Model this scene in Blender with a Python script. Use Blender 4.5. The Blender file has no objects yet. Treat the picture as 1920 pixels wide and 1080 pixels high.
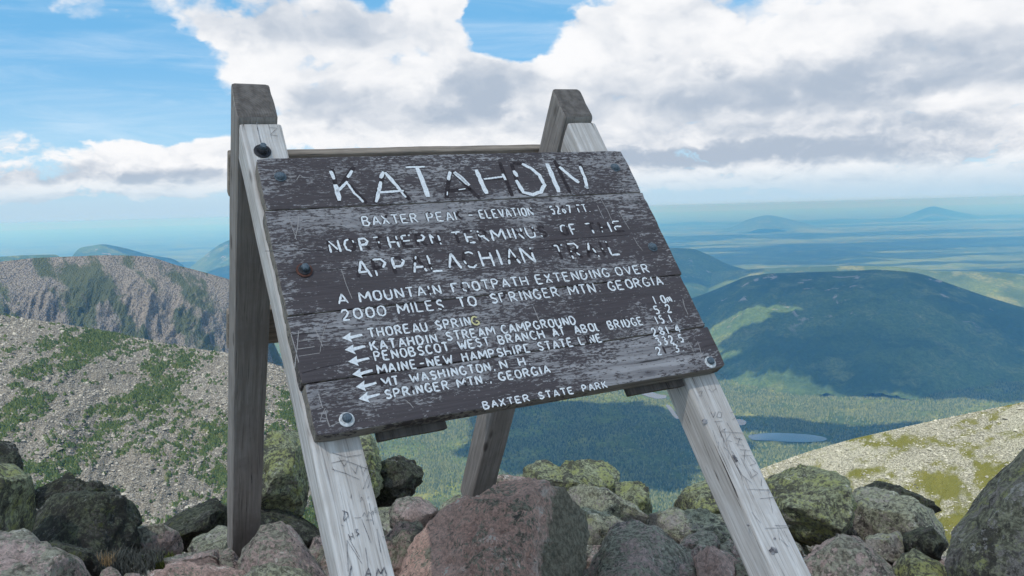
import bpy, bmesh, math, random
import numpy as np
from mathutils import Matrix, Vector

# ------------------------------------------------------------------ camera, light, exposure
S = bpy.context.scene
COL = S.collection
FPX = 1569.6                                   # focal length in photo pixels (1920 wide)
R = np.array([[0.999641, -0.02679, 0.0], [-0.00248, -0.092551, 0.995705], [-0.026675, -0.995347, -0.092585]])
cam_d = bpy.data.cameras.new('camera')
cam = bpy.data.objects.new('camera', cam_d)
COL.objects.link(cam)
S.camera = cam
cam_d.sensor_width = 36.0
cam_d.lens = 36.0 * FPX / 1920.0
cam_d.clip_start = 0.05
cam_d.clip_end = 500000.0
cx_, cy_, cz_ = R[:, 0], -R[:, 1], -R[:, 2]
cam.matrix_world = Matrix(((cx_[0], cy_[0], cz_[0], 0), (cx_[1], cy_[1], cz_[1], 0), (cx_[2], cy_[2], cz_[2], 0), (0, 0, 0, 1)))

SUN_AZ, SUN_EL = math.radians(214.0), math.radians(57.0)      # azimuth clockwise from +Y
SUN = np.array([math.sin(SUN_AZ) * math.cos(SUN_EL), math.cos(SUN_AZ) * math.cos(SUN_EL), math.sin(SUN_EL)])
sd = bpy.data.lights.new('sun', 'SUN')
sd.energy = 4.6
sd.angle = math.radians(0.53)
sd.color = (1.0, 0.965, 0.90)
so = bpy.data.objects.new('sun', sd)
COL.objects.link(so)
so.rotation_euler = Vector(-SUN).to_track_quat('-Z', 'Y').to_euler()

S.view_settings.view_transform = 'Standard'
S.view_settings.look = 'None'
S.view_settings.gamma = 1.0
S.view_settings.exposure = 0.18
S.view_settings.use_curve_mapping = False
S.render.engine = 'CYCLES'
S.cycles.use_denoising = True
S.cycles.max_bounces = 6
S.cycles.volume_bounces = 1
S.cycles.transparent_max_bounces = 12
S.cycles.sample_clamp_indirect = 6.0


def ray(px, py):
    v = R @ np.array([(px - 960.0) / FPX, (py - 540.0) / FPX, 1.0])
    return v


def azel(px, py):
    v = ray(px, py)
    v = v / np.linalg.norm(v)
    return math.degrees(math.atan2(v[0], v[1])), math.degrees(math.asin(v[2]))


def at(px, py, D):
    """world point seen at photo pixel px,py at horizontal distance D"""
    v = ray(px, py)
    return v * (D / math.hypot(v[0], v[1]))


# ------------------------------------------------------------------ node helper
class NT:
    def __init__(s, tree):
        s.t = tree
        s.n = tree.nodes
        s.l = tree.links

    def new(s, typ, **kw):
        nd = s.n.new(typ)
        for k, v in kw.items():
            setattr(nd, k, v)
        return nd

    def put(s, sock, v):
        if isinstance(v, bpy.types.NodeSocket):
            s.l.new(v, sock)
        elif v is not None:
            if hasattr(sock.default_value, '__len__') and not hasattr(v, '__len__'):
                v = (v, v, v)
            if hasattr(sock.default_value, '__len__') and len(sock.default_value) == 4 and len(v) == 3:
                v = (*v, 1.0)
            sock.default_value = v

    def m(s, op, a, b=None, c=None, clamp=False):
        nd = s.new('ShaderNodeMath', operation=op, use_clamp=clamp)
        s.put(nd.inputs[0], a)
        if b is not None: s.put(nd.inputs[1], b)
        if c is not None: s.put(nd.inputs[2], c)
        return nd.outputs[0]

    def vm(s, op, a, b=None, scale=None):
        nd = s.new('ShaderNodeVectorMath', operation=op)
        s.put(nd.inputs[0], a)
        if b is not None: s.put(nd.inputs[1], b)
        if scale is not None: s.put(nd.inputs['Scale'], scale)
        return nd.outputs['Value'] if op in ('LENGTH', 'DOT_PRODUCT', 'DISTANCE') else nd.outputs[0]

    def mr(s, v, a, b, c=0.0, d=1.0, smooth=True):
        nd = s.new('ShaderNodeMapRange', interpolation_type='SMOOTHSTEP' if smooth else 'LINEAR')
        for i, q in enumerate((v, a, b, c, d)): s.put(nd.inputs[i], q)
        return nd.outputs[0]

    def mix(s, f, a, b, mode='MIX'):
        nd = s.new('ShaderNodeMix', data_type='RGBA', blend_type=mode)
        s.put(nd.inputs[0], f); s.put(nd.inputs[6], a); s.put(nd.inputs[7], b)
        return nd.outputs[2]

    def noise(s, vec, scale, detail=4.0, rough=0.55, dist=0.0, col=False):
        nd = s.new('ShaderNodeTexNoise')
        s.put(nd.inputs['Vector'], vec); nd.inputs['Scale'].default_value = scale
        nd.inputs['Detail'].default_value = detail; nd.inputs['Roughness'].default_value = rough
        nd.inputs['Distortion'].default_value = dist
        return nd.outputs['Color' if col else 'Fac']

    def vor(s, vec, scale, feature='F1', out='Distance', **kw):
        nd = s.new('ShaderNodeTexVoronoi', feature=feature)
        s.put(nd.inputs['Vector'], vec); nd.inputs['Scale'].default_value = scale
        for k, v in kw.items(): nd.inputs[k].default_value = v
        return nd.outputs[out]

    def mapping(s, vec, loc=(0, 0, 0), rot=(0, 0, 0), scale=(1, 1, 1)):
        nd = s.new('ShaderNodeMapping')
        s.put(nd.inputs[0], vec); nd.inputs[1].default_value = loc
        nd.inputs[2].default_value = rot; nd.inputs[3].default_value = scale
        return nd.outputs[0]

    def sep(s, vec):
        nd = s.new('ShaderNodeSeparateXYZ'); s.put(nd.inputs[0], vec)
        return nd.outputs

    def comb(s, x, y, z):
        nd = s.new('ShaderNodeCombineXYZ')
        s.put(nd.inputs[0], x); s.put(nd.inputs[1], y); s.put(nd.inputs[2], z)
        return nd.outputs[0]


# ------------------------------------------------------------------ sky
W = bpy.data.worlds.new('World')
S.world = W
W.use_nodes = True
W.node_tree.nodes.clear()
w = NT(W.node_tree)

# a cloud noise field as a node group: direction vector -> density noise
cg = bpy.data.node_groups.new('cloud_field', 'ShaderNodeTree')
cg.interface.new_socket('Dir', in_out='INPUT', socket_type='NodeSocketVector')
cg.interface.new_socket('Low', in_out='INPUT', socket_type='NodeSocketFloat')
cg.interface.new_socket('Density', in_out='OUTPUT', socket_type='NodeSocketFloat')
g = NT(cg)
gi = g.new('NodeGroupInput'); go = g.new('NodeGroupOutput')
n_big = g.noise(gi.outputs[0], 6.5, 8, 0.55)
bil = g.vor(gi.outputs[0], 15.0, 'SMOOTH_F1', Smoothness=0.4, Detail=2.0, Roughness=0.6)
n_small = g.noise(g.vm('MULTIPLY', gi.outputs[0], (1, 1, 1.5)), 30.0, 6, 0.60)
nz = g.m('ADD', n_big, g.m('MULTIPLY', g.m('SUBTRACT', n_small, n_big), g.m('MULTIPLY', gi.outputs[1], 0.75)))
nz = g.m('MULTIPLY', g.m('SUBTRACT', nz, 0.5), g.m('ADD', 2.7, g.m('MULTIPLY', gi.outputs[1], 1.6)))
nz = g.m('ADD', nz, g.m('MULTIPLY', g.m('SUBTRACT', 0.42, bil), 1.0))
g.l.new(nz, go.inputs[0])

tc = w.new('ShaderNodeTexCoord')
D0 = w.vm('NORMALIZE', tc.outputs['Generated'])
sx, sy, sz = w.sep(D0)[:3]
az_s = w.m('MULTIPLY', w.m('ARCTAN2', sx, sy), 57.2958)
elw_ = w.m('MULTIPLY', w.m('ARCSINE', sz), 57.2958)
wv = w.mapping(D0, scale=(1.0, 1.0, 1.55))
wn = w.vm('SUBTRACT', w.noise(wv, 8.0, 5, 0.6, col=True), (0.5, 0.5, 0.5))
wv2 = w.vm('ADD', wv, w.vm('SCALE', wn, scale=0.10))
low = w.mr(elw_, 2.0, 8.0, 1.0, 0.0)            # weight of the small, low clouds
calm = w.mr(elw_, 0.0, 9.0, 0.30, 1.0)
pos2 = w.vm('ADD', w.comb(az_s, elw_, 0.0), w.vm('MULTIPLY', wn, w.comb(6.5, w.m('MULTIPLY', calm, 5.5), 0.0)))
CL = [  # px, py, rx, ry, amplitude : where the sky is cloudy (+) or open (-)
    (640, 150, 290, 110, 1.8), (850, 60, 110, 150, 1.2), (800, 190, 200, 90, 1.3), (520, 20, 370, 60, 1.5), (420, 130, 120, 70, 0.35),
    (700, 250, 400, 40, 0.9), (930, 235, 120, 50, 0.6),
    (1500, 130, 600, 210, 2.6), (1130, 120, 170, 80, 1.0), (1100, 190, 130, 90, 0.9), (1400, 270, 450, 75, 1.3), (1850, 200, 300, 200, 1.5),
    (1560, 322, 480, 22, 0.9), (980, 270, 90, 40, 0.6),
    (100, 300, 300, 60, 1.5), (350, 310, 170, 50, 1.3), (120, 360, 350, 26, 0.9), (210, 230, 60, 30, 0.45), (-30, 60, 90, 90, 0.5),
    (960, 50, 90, 120, -1.1), (1010, 40, 140, 80, -0.7), (230, 150, 230, 80, -1.0), (60, 120, 90, 70, -0.6), (330, 210, 150, 40, -0.7), (1060, 15, 140, 30, -0.4),
]
GREY = [  # where the clouds show their shaded grey bases
    (560, 25, 260, 50, 0.60), (900, 165, 110, 55, 0.75), (760, 205, 220, 50, 0.55), (640, 190, 90, 40, 0.3),
    (1250, 190, 330, 55, 0.50), (1560, 165, 260, 50, 0.55), (1800, 110, 190, 60, 0.55), (1450, 275, 360, 38, 0.55), (1750, 240, 170, 30, 0.35), (1330, 290, 260, 18, 0.8), (1650, 292, 250, 14, 0.5),
    (110, 324, 260, 18, 0.6), (360, 326, 120, 16, 0.5), (150, 372, 300, 9, 0.5), (-20, 80, 60, 40, 0.5), (1000, 240, 100, 30, 0.3), (1600, 60, 200, 50, 0.25),
]


def blobs(lst):
    acc = None
    for (px, py, rx, ry, amp) in lst:
        a0, e0 = azel(px, py)
        ia = FPX / (57.3 * rx); ie = FPX / (57.3 * ry)
        nd = w.new('ShaderNodeVectorMath', operation='MULTIPLY_ADD')
        w.put(nd.inputs[0], pos2); nd.inputs[1].default_value = (ia, ie, 0); nd.inputs[2].default_value = (-a0 * ia, -e0 * ie, 0)
        v = w.mr(w.vm('DOT_PRODUCT', nd.outputs[0], nd.outputs[0]), 0.0, 1.7, amp, 0.0)
        acc = v if acc is None else w.m('ADD', acc, v)
    return acc


inview = w.m('MULTIPLY', w.mr(w.m('ABSOLUTE', az_s), 36.0, 48.0, 1.0, 0.0), w.mr(elw_, 15.0, 24.0, 1.0, 0.0))
elsewhere = w.m('ADD', 0.65, w.m('MULTIPLY', w.m('SUBTRACT', w.noise(D0, 2.2, 1, 0.5), 0.5), 2.0))
cover = w.m('ADD', elsewhere, w.m('MULTIPLY', w.m('SUBTRACT', w.m('SUBTRACT', blobs(CL), 0.55), elsewhere), inview))
cover = w.m('MINIMUM', cover, 1.5)
grey = w.m('MULTIPLY', blobs(GREY), inview)


def field(off):
    nd = w.new('ShaderNodeGroup', node_tree=cg)
    w.put(nd.inputs[0], w.vm('ADD', wv2, off) if off is not None else wv2); w.put(nd.inputs[1], low)
    return nd.outputs[0]


na, nb = field(None), field(w.vm('SCALE', (-0.016, 0.0, 0.050), scale=w.mr(elw_, 2.0, 9.0, 0.34, 1.0)))
da = w.m('ADD', cover, na)
alpha = w.mr(da, -0.18, 0.48)
relief = w.m('SUBTRACT', na, nb)
lit = w.m('ADD', 0.90, w.m('MULTIPLY', relief, 0.36))
lit = w.m('SUBTRACT', lit, w.m('MULTIPLY', w.mr(da, 0.3, 2.2), 0.14))
lit = w.m('SUBTRACT', lit, w.m('MULTIPLY', w.m('MULTIPLY', grey, w.mr(na, -0.6, 0.9, 1.15, 0.55)), 0.62))
lit = w.mr(lit, 0.0, 1.10)
ccol = w.mix(lit, (0.40, 0.47, 0.57), (0.86, 0.865, 0.88))
sky = w.new('ShaderNodeTexSky', sky_type='NISHITA')
sky.sun_disc = False
sky.sun_elevation = SUN_EL
sky.sun_rotation = SUN_AZ
sky.altitude = 1500.0
sky.air_density = 1.0; sky.dust_density = 0.6; sky.ozone_density = 1.0
skyc = w.vm('SCALE', sky.outputs[0], scale=0.11)
blue = w.mix(w.mr(elw_, 2.5, 11.0), (0.34, 0.62, 0.85), (0.135, 0.46, 0.80))
skyc = w.mix(0.72, skyc, blue)
# thin cirrus veil
ver = w.noise(w.mapping(D0, scale=(2.0, 2.0, 14.0)), 3.0, 6, 0.6, 0.6)
skyc = w.mix(w.m('MULTIPLY', w.mr(ver, 0.35, 0.85), 0.35), skyc, (0.80, 0.88, 0.95))
skyc = w.mix(alpha, skyc, ccol)
skyc = w.mix(w.mr(elw_, 0.2, 3.2, 0.95, 0.0), skyc, (0.44, 0.60, 0.73))
skyc = w.mix(w.mr(elw_, -1.0, 0.3, 1.0, 0.0), skyc, (0.28, 0.52, 0.72))
bg = w.new('ShaderNodeBackground')
w.put(bg.inputs[0], skyc); bg.inputs[1].default_value = 1.0
wo = w.new('ShaderNodeOutputWorld')
w.l.new(bg.outputs[0], wo.inputs[0])
W.cycles.sampling_method = 'NONE'


# ------------------------------------------------------------------ numpy noise
class Perlin:
    def __init__(s, seed):
        r = np.random.RandomState(seed)
        s.p = np.concatenate([r.permutation(256)] * 3)
        gr = r.normal(size=(256, 3)); s.g = gr / np.linalg.norm(gr, axis=1)[:, None]

    def __call__(s, P):
        P = np.asarray(P, float)
        i = np.floor(P).astype(int); f = P - i; i &= 255
        u = f * f * f * (f * (f * 6 - 15) + 10)
        out = 0
        for dx in (0, 1):
            wx = u[:, 0] if dx else 1 - u[:, 0]
            for dy in (0, 1):
                wy = u[:, 1] if dy else 1 - u[:, 1]
                for dz in (0, 1):
                    wz = u[:, 2] if dz else 1 - u[:, 2]
                    hsh = s.p[s.p[s.p[(i[:, 0] + dx) & 255] + ((i[:, 1] + dy) & 255)] + ((i[:, 2] + dz) & 255)]
                    gg = s.g[hsh]
                    out = out + wx * wy * wz * (gg[:, 0] * (f[:, 0] - dx) + gg[:, 1] * (f[:, 1] - dy) + gg[:, 2] * (f[:, 2] - dz))
        return out * 1.6


PN = Perlin(7)


def fbm(P, octv=5, gain=0.5, ridged=False):
    a, o, q = 1.0, 0.0, np.array(P, float)
    for k in range(octv):
        v = PN(q)
        if ridged: v = 1 - 2 * np.abs(v) * 1.4
        o = o + a * v
        q = q * 2.03 + 17.3; a *= gain
    return o


def P3(x, y, z=0.0):
    x = np.asarray(x, float).ravel(); y = np.asarray(y, float).ravel()
    return np.stack([x, y, np.zeros_like(x) + z], 1)


# ------------------------------------------------------------------ object helpers
def link(name, me, mat=None, parent=None, loc=None, **props):
    o = bpy.data.objects.new(name, me)
    COL.objects.link(o)
    if mat is not None and me is not None and not me.materials: me.materials.append(mat)
    if parent is not None: o.parent = parent
    if loc is not None: o.location = loc
    for k, v in props.items(): o[k] = v
    return o


def mesh_np(name, V, F, smooth=True):
    """fast mesh from numpy arrays; F is (n,3) or (n,4)"""
    me = bpy.data.meshes.new(name)
    V = np.asarray(V, np.float32); F = np.asarray(F, np.int32)
    k = F.shape[1]
    me.vertices.add(len(V)); me.vertices.foreach_set('co', V.ravel())
    me.loops.add(F.size); me.loops.foreach_set('vertex_index', F.ravel())
    me.polygons.add(len(F))
    me.polygons.foreach_set('loop_start', np.arange(0, F.size, k, dtype=np.int32))
    me.polygons.foreach_set('use_smooth', np.full(len(F), smooth))
    me.update(calc_edges=True)
    me.validate()
    return me


def grid_faces(nx, ny):
    i, j = np.meshgrid(np.arange(nx - 1), np.arange(ny - 1), indexing='ij')
    a = (i * ny + j).ravel()
    return np.stack([a, a + ny, a + ny + 1, a + 1], 1)


def bm_mesh(name, bm, smooth=False):
    me = bpy.data.meshes.new(name)
    bmesh.ops.recalc_face_normals(bm, faces=bm.faces)
    for f in bm.faces: f.smooth = smooth
    bm.to_mesh(me); bm.free()
    return me


def material(name):
    m = bpy.data.materials.new(name)
    m.use_nodes = True
    m.node_tree.nodes.clear()
    k = NT(m.node_tree)
    out = k.new('ShaderNodeOutputMaterial')
    b = k.new('ShaderNodeBsdfPrincipled')
    k.l.new(b.outputs[0], out.inputs[0])
    b.inputs['Roughness'].default_value = 0.9
    b.inputs['Specular IOR Level'].default_value = 0.25
    k.b = b; k.out = out
    k.co = k.new('ShaderNodeTexCoord').outputs['Object']
    return m, k


def bump(k, h, strength, dist):
    nd = k.new('ShaderNodeBump')
    k.put(nd.inputs['Height'], h)
    nd.inputs['Strength'].default_value = strength; nd.inputs['Distance'].default_value = dist
    k.l.new(nd.outputs[0], k.b.inputs['Normal'])


# ------------------------------------------------------------------ terrain materials
VALLEY_Z = -1300.0


def forest_material(name, dark, light, yellow, rock=0.0):
    m, k = material(name)
    pos = k.new('ShaderNodeNewGeometry').outputs['Position']
    big = k.noise(pos, 0.00045, 7, 0.62, 0.5)
    mid = k.noise(k.mapping(pos, scale=(1, 1, 1)), 0.0032, 7, 0.65)
    fine = k.noise(pos, 0.035, 4, 0.7)
    c = k.mix(k.mr(big, 0.42, 0.60), dark, light)
    c = k.mix(k.mr(mid, 0.50, 0.66, 0.0, 0.75), c, yellow)
    c = k.mix(k.mr(mid, 0.30, 0.44, 0.6, 0.0), c, dark)
    c = k.mix(k.mr(fine, 0.35, 0.65, 0.55, 0.0), c, tuple(0.55 * x for x in dark))
    if rock > 0:
        rk = k.noise(k.mapping(pos, scale=(1, 1, 0.5)), 0.0045, 8, 0.66, 0.4)
        zz = k.sep(pos)[2]
        c = k.mix(k.m('MULTIPLY', k.mr(rk, 0.60, 0.66), k.mr(zz, -1150.0, -850.0, 0.0, rock)), c, (0.36, 0.30, 0.28))
    k.put(k.b.inputs['Base Color'], c)
    k.b.inputs['Specular IOR Level'].default_value = 0.05
    bump(k, k.m('ADD', k.noise(pos, 0.012, 6, 0.7), k.m('MULTIPLY', k.vor(pos, 0.09), 0.25)), 0.9, 22.0)
    return m


M_VALLEY = forest_material('valley_forest', (0.060, 0.092, 0.030), (0.165, 0.205, 0.05), (0.29, 0.28, 0.085))
M_HILL = forest_material('hill_forest', (0.040, 0.072, 0.030), (0.115, 0.165, 0.050), (0.20, 0.225, 0.075), rock=1.0)


def talus_material(name, stone_a, stone_b, green, veg, scale, cell=1.0, pale=(0.42, 0.38, 0.33)):
    m, k = material(name)
    pos = k.new('ShaderNodeNewGeometry').outputs['Position']
    att = k.new('ShaderNodeAttribute', attribute_name='veg').outputs['Fac']
    wp = k.vm('ADD', pos, k.vm('SCALE', k.noise(pos, 0.25 * scale, 3, 0.5, col=True), scale=2.0 / scale))
    cells = k.vor(wp, 0.55 * scale * cell, out='Color')
    cval = k.sep(cells)[0]
    edge = k.vor(wp, 0.55 * scale * cell)
    c = k.mix(cval, stone_a, stone_b)
    c = k.mix(k.mr(k.noise(pos, 0.02 * scale, 5, 0.6), 0.35, 0.65), c, pale)
    c = k.mix(k.mr(edge, 0.35, 0.75, 0.0, 0.65), c, tuple(0.3 * x for x in stone_a))
    gn = k.noise(pos, 0.10 * scale, 5, 0.7)
    gm = k.m('ADD', att, k.m('MULTIPLY', k.m('SUBTRACT', gn, 0.5), 1.5))
    gcol = k.mix(k.noise(pos, 0.05 * scale, 4, 0.6), green, tuple(x * y for x, y in zip(green, (2.0, 1.6, 1.7))))
    c = k.mix(k.m('MULTIPLY', k.mr(gm, 0.24, 0.74), veg), c, gcol)
    k.put(k.b.inputs['Base Color'], c)
    k.b.inputs['Specular IOR Level'].default_value = 0.1
    hh = k.m('ADD', k.m('MULTIPLY', k.m('SUBTRACT', 1.0, edge), 0.5), k.noise(pos, 0.3 * scale, 5, 0.7))
    bump(k, hh, 1.0, 1.6 / scale)
    return m


M_TALUS_L = talus_material('talus_near', (0.125, 0.118, 0.10), (0.30, 0.285, 0.25), (0.060, 0.080, 0.030), 1.0, 1.0, cell=1.6, pale=(0.235, 0.215, 0.18))
M_TALUS_R = talus_material('talus_pale', (0.20, 0.195, 0.15), (0.44, 0.425, 0.335), (0.095, 0.110, 0.030), 1.0, 2.0, cell=2.0, pale=(0.44, 0.43, 0.335))
M_CLIFF = talus_material('cliff_rock', (0.15, 0.14, 0.125), (0.27, 0.25, 0.225), (0.050, 0.068, 0.034), 1.0, 0.16, cell=2.6, pale=(0.27, 0.24, 0.20))
M_SUMMIT = talus_material('summit_gravel', (0.14, 0.12, 0.105), (0.32, 0.27, 0.24), (0.10, 0.11, 0.05), 0.5, 12.0, pale=(0.22, 0.19, 0.16))

# ------------------------------------------------------------------ valley floor to the horizon
rr = np.concatenate([[0.0, 600.0], np.geomspace(1200.0, 185000.0, 320)])
tt = np.linspace(-math.pi, math.pi, 721)
RR, TT = np.meshgrid(rr, tt, indexing='ij')
X = RR * np.sin(TT); Y = RR * np.cos(TT)
relief_far = fbm(P3(X / 5200, Y / 5200), 5).reshape(X.shape)
Z = VALLEY_Z + 34.0 * fbm(P3(X / 1500, Y / 1500, 3.3), 5).reshape(X.shape) * np.clip((RR - 1500) / 3000, 0, 1)
Z += np.clip(relief_far - 0.25, 0, 2) * 230.0 * np.clip((RR - 9000) / 9000, 0, 1)
# ponds: flatten the ground around each pond
PONDS = [((1395, 815), (1450, 811), (1500, 813), (1540, 817), (1562, 824), (1545, 830), (1490, 831), (1440, 828), (1400, 826)),
         ((1195, 738), (1215, 734), (1238, 740), (1252, 742), (1250, 748), (1228, 749)),
         ((1246, 758), (1256, 760), (1268, 776), (1275, 788), (1266, 786), (1255, 772)),
         ((1376, 787), (1390, 786), (1401, 791), (1398, 798), (1382, 799), (1372, 793))]
pond_pts = []
for pp in PONDS:
    q = []
    for (px, py) in pp:
        v = ray(px, py); q.append(v * (VALLEY_Z / v[2]))
    q = np.array(q); pond_pts.append(q.mean(0) + (q - q.mean(0)) * 0.86)
for q in pond_pts:
    c0 = q.mean(0); rad = np.hypot(*(q[:, :2] - c0[:2]).T).max()
    dd = np.hypot(X - c0[0], Y - c0[1])
    wgt = 1 - np.clip((dd - rad * 1.2) / 500.0, 0, 1)
    Z = Z * (1 - wgt) + (VALLEY_Z - 0.5) * wgt
link('valley_ground', mesh_np('valley_ground', np.stack([X, Y, Z], 2).reshape(-1, 3), grid_faces(*X.shape)), M_VALLEY, kind='structure')

m, k = material('pond_water')
k.put(k.b.inputs['Base Color'], (0.015, 0.032, 0.06)); k.b.inputs['Roughness'].default_value = 0.08
k.b.inputs['Specular IOR Level'].default_value = 0.6
bump(k, k.noise(k.co, 0.05, 3), 0.05, 1.0)
M_WATER = m
for q in pond_pts:
    bm = bmesh.new()
    # smooth closed outline
    n = len(q); pts = []
    for i in range(n):
        p0, p1, p2, p3 = q[i - 1], q[i], q[(i + 1) % n], q[(i + 2) % n]
        for s_ in np.linspace(0, 1, 6, endpoint=False):
            pts.append(0.5 * ((2 * p1) + (-p0 + p2) * s_ + (2 * p0 - 5 * p1 + 4 * p2 - p3) * s_ ** 2 + (-p0 + 3 * p1 - 3 * p2 + p3) * s_ ** 3))
    f = bm.faces.new([bm.verts.new((p[0], p[1], VALLEY_Z + 3.0)) for p in pts])
    link('pond_water', bm_mesh('pond_water', bm), M_WATER, kind='structure')


# ------------------------------------------------------------------ ridges and hills
def ridge(name, crest, D, front, back, drop, mat, amp=20.0, ns=220, nt=150, wl=400.0, seed=0.0, crag=0.0, prof=1.0,
          ends=(0.0, 0.0), veg=None, ground=VALLEY_Z - 25.0, bulge=0.0):
    """a ridge whose crest is seen at the photo pixels `crest`, at distance D (number or one per point);
       front/back are the widths of its two flanks, drop how far each flank falls"""
    pts = []
    for i, (px, py) in enumerate(crest):
        pts.append(at(px, py, D if not hasattr(D, '__len__') else D[i]))
    pts = np.array(pts)
    seg = np.concatenate([[0], np.cumsum(np.hypot(*np.diff(pts[:, :2], axis=0).T))])
    s_ = np.linspace(0, seg[-1], ns)
    C = np.stack([np.interp(s_, seg, pts[:, i]) for i in range(3)], 1)
    ker = np.hanning(13); ker /= ker.sum()
    for i in range(3):
        pad = np.concatenate([np.full(6, C[0, i]), C[:, i], np.full(6, C[-1, i])])
        C[:, i] = np.convolve(pad, ker, 'valid')
    away = C[:, :2] / np.hypot(C[:, 0], C[:, 1])[:, None]
    t = np.concatenate([-np.linspace(1, 0, nt * 3 // 4) ** 1.25, np.linspace(0, 1, nt // 4 + 1)[1:] ** 1.2])
    G = np.zeros((ns, len(t), 3))
    for j, tj in enumerate(t):
        wdt = front if tj < 0 else back
        G[:, j, 0] = C[:, 0] + away[:, 0] * tj * wdt
        G[:, j, 1] = C[:, 1] + away[:, 1] * tj * wdt
        a = abs(tj)
        fall = a ** prof
        G[:, j, 2] = C[:, 2] - (drop if tj < 0 else drop * 0.9) * fall + bulge * math.sin(math.pi * min(1, a)) * (tj < 0)
    sh = G.shape[:2]
    tb = np.abs(t)[None, :] + np.zeros(sh)
    nzv = fbm(P3(G[..., 0] / wl, G[..., 1] / wl, seed), 7, 0.5).reshape(sh)
    G[..., 2] += amp * nzv * np.clip(tb * 6, 0.06, 1)
    if crag > 0:
        sarr = s_[:, None] + np.zeros(sh)
        gul = fbm(P3(sarr / (wl * 0.42) + 0.9 * tb * front / wl, tb * 0.8 * front / wl, seed + 5), 6, 0.6, True).reshape(sh)
        G[..., 2] += crag * gul * np.clip(tb * 5 - 0.35, 0, 1)
    for e, fr in enumerate(ends):
        if fr > 0:
            sp = s_ / s_[-1] if e == 0 else 1 - s_ / s_[-1]
            k_ = np.clip(sp / fr, 0, 1); k_ = k_ * k_ * (3 - 2 * k_)
            G[..., 2] = ground + (G[..., 2] - ground) * k_[:, None]
    G[..., 2] = np.maximum(G[..., 2], ground)
    me = mesh_np(name, G.reshape(-1, 3), grid_faces(*sh))
    vv = np.zeros(sh) if veg is None else veg(G, tb)
    a = me.attributes.new('veg', 'FLOAT', 'POINT')
    a.data.foreach_set('value', vv.ravel().astype(np.float32))
    o = link(name, me, mat, kind='structure')
    return o, G, vv


def cluster(G, sc, st=1.0, seed=0.0):
    return fbm(P3(G[..., 0] / sc, G[..., 1] * st / sc, seed), 5, 0.55).reshape(G.shape[:2])


# far blue hills
ridge('hill', [(1335, 425), (1380, 418), (1425, 405), (1440, 403), (1460, 406), (1500, 416), (1570, 424)], 42000, 3600, 2500, 500, M_HILL, 25, 90, 60, 1500, 1, ends=(.3, .3), prof=1.0)
ridge('hill', [(1660, 405), (1715, 398), (1738, 389), (1750, 386), (1770, 391), (1800, 398), (1870, 404)], 60000, 4400, 3500, 600, M_HILL, 20, 90, 60, 2500, 2, ends=(.3, .3))
ridge('hill', [(60, 482), (110, 474), (150, 464), (195, 457), (235, 465), (280, 478), (340, 487), (420, 492)], 15000, 3200, 2500, 900, M_HILL, 25, 120, 70, 1200, 3, ends=(.25, .3))
ridge('hill', [(-200, 500), (-60, 486), (30, 479), (105, 477), (150, 484), (220, 495)], 9500, 2200, 2000, 850, M_HILL, 22, 110, 70, 900, 4, ends=(.2, .3))
ridge('hill', [(280, 482), (340, 468), (400, 452), (470, 444), (560, 455), (680, 478), (800, 490)], 19000, 3000, 3000, 900, M_HILL, 40, 120, 70, 1200, 5, ends=(.3, .3))
ridge('hill', [(1120, 492), (1180, 475), (1250, 464), (1300, 466), (1330, 478), (1360, 494), (1400, 506), (1440, 512)], 12500, 2300, 2500, 800, M_HILL, 28, 120, 80, 800, 6, ends=(.3, .12))
ridge('hill', [(1180, 520), (1300, 512), (1420, 504), (1520, 500), (1600, 498), (1680, 500), (1760, 508), (1830, 509), (1930, 512), (2100, 530)], 12000, 2600, 2600, 760, M_VALLEY, 25, 160, 80, 900, 7, ends=(.2, .2))
# the broad mountain in cloud shadow
ridge('mountain', [(1180, 590), (1260, 572), (1330, 548), (1400, 518), (1440, 513), (1520, 510), (1600, 508), (1640, 505), (1700, 509), (1730, 514), (1780, 532), (1850, 556), (1930, 580), (2100, 615), (2300, 650)],
      8600, 2700, 2400, 640, M_HILL, 40, 320, 200, 900, 8, ends=(.12, .1), prof=0.95, bulge=40, crag=26)
# the cliffed ridge on the left
veg_cliff = lambda G, tb: 0.40 + 1.0 * fbm(P3(np.arctan2(G[..., 0], G[..., 1]) * 2900 / 110 - 2.6 * tb, tb * 2.6, 9.0), 6, 0.65).reshape(tb.shape) - 0.20 * np.exp(-(tb / 0.05) ** 2)
ridge('cliff_ridge', [(-420, 560), (-250, 525), (-100, 502), (0, 491), (60, 484), (130, 481), (200, 478), (250, 479), (285, 482), (330, 497), (380, 510), (430, 524), (470, 560), (505, 625), (540, 700), (600, 800)],
      2900, 640, 900, 470, M_CLIFF, 26, 520, 230, 260, 11, crag=24, prof=0.95, ends=(.05, .08), veg=veg_cliff)
# the near talus spur on the left
def veg_left(G, tb):
    c = fbm(P3((G[..., 0] + 0.9 * G[..., 2]) / 62, (G[..., 2] * 1.8 - 0.3 * G[..., 0]) / 52, 13.0), 5, 0.6).reshape(tb.shape)
    return 0.07 + 0.74 * c + 0.46 * np.clip(tb * 1.3, 0, 0.95) + 0.44 * cluster(G, 13, 1, 4)
o_l, G_l, V_l = ridge('talus_slope', [(-700, 500), (-400, 540), (-200, 560), (-60, 580), (0, 590), (110, 606), (200, 622), (290, 640), (360, 653), (440, 664), (520, 684), (580, 715), (640, 775), (690, 870), (710, 960)],
      [1150, 1130, 1110, 1100, 1090, 1070, 1060, 1040, 1030, 1010, 990, 970, 950, 930, 910, 890], 560, 350, 205, M_TALUS_L, 9, 620, 360, 130, 17, crag=3.0, prof=1.05, veg=veg_left)
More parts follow.
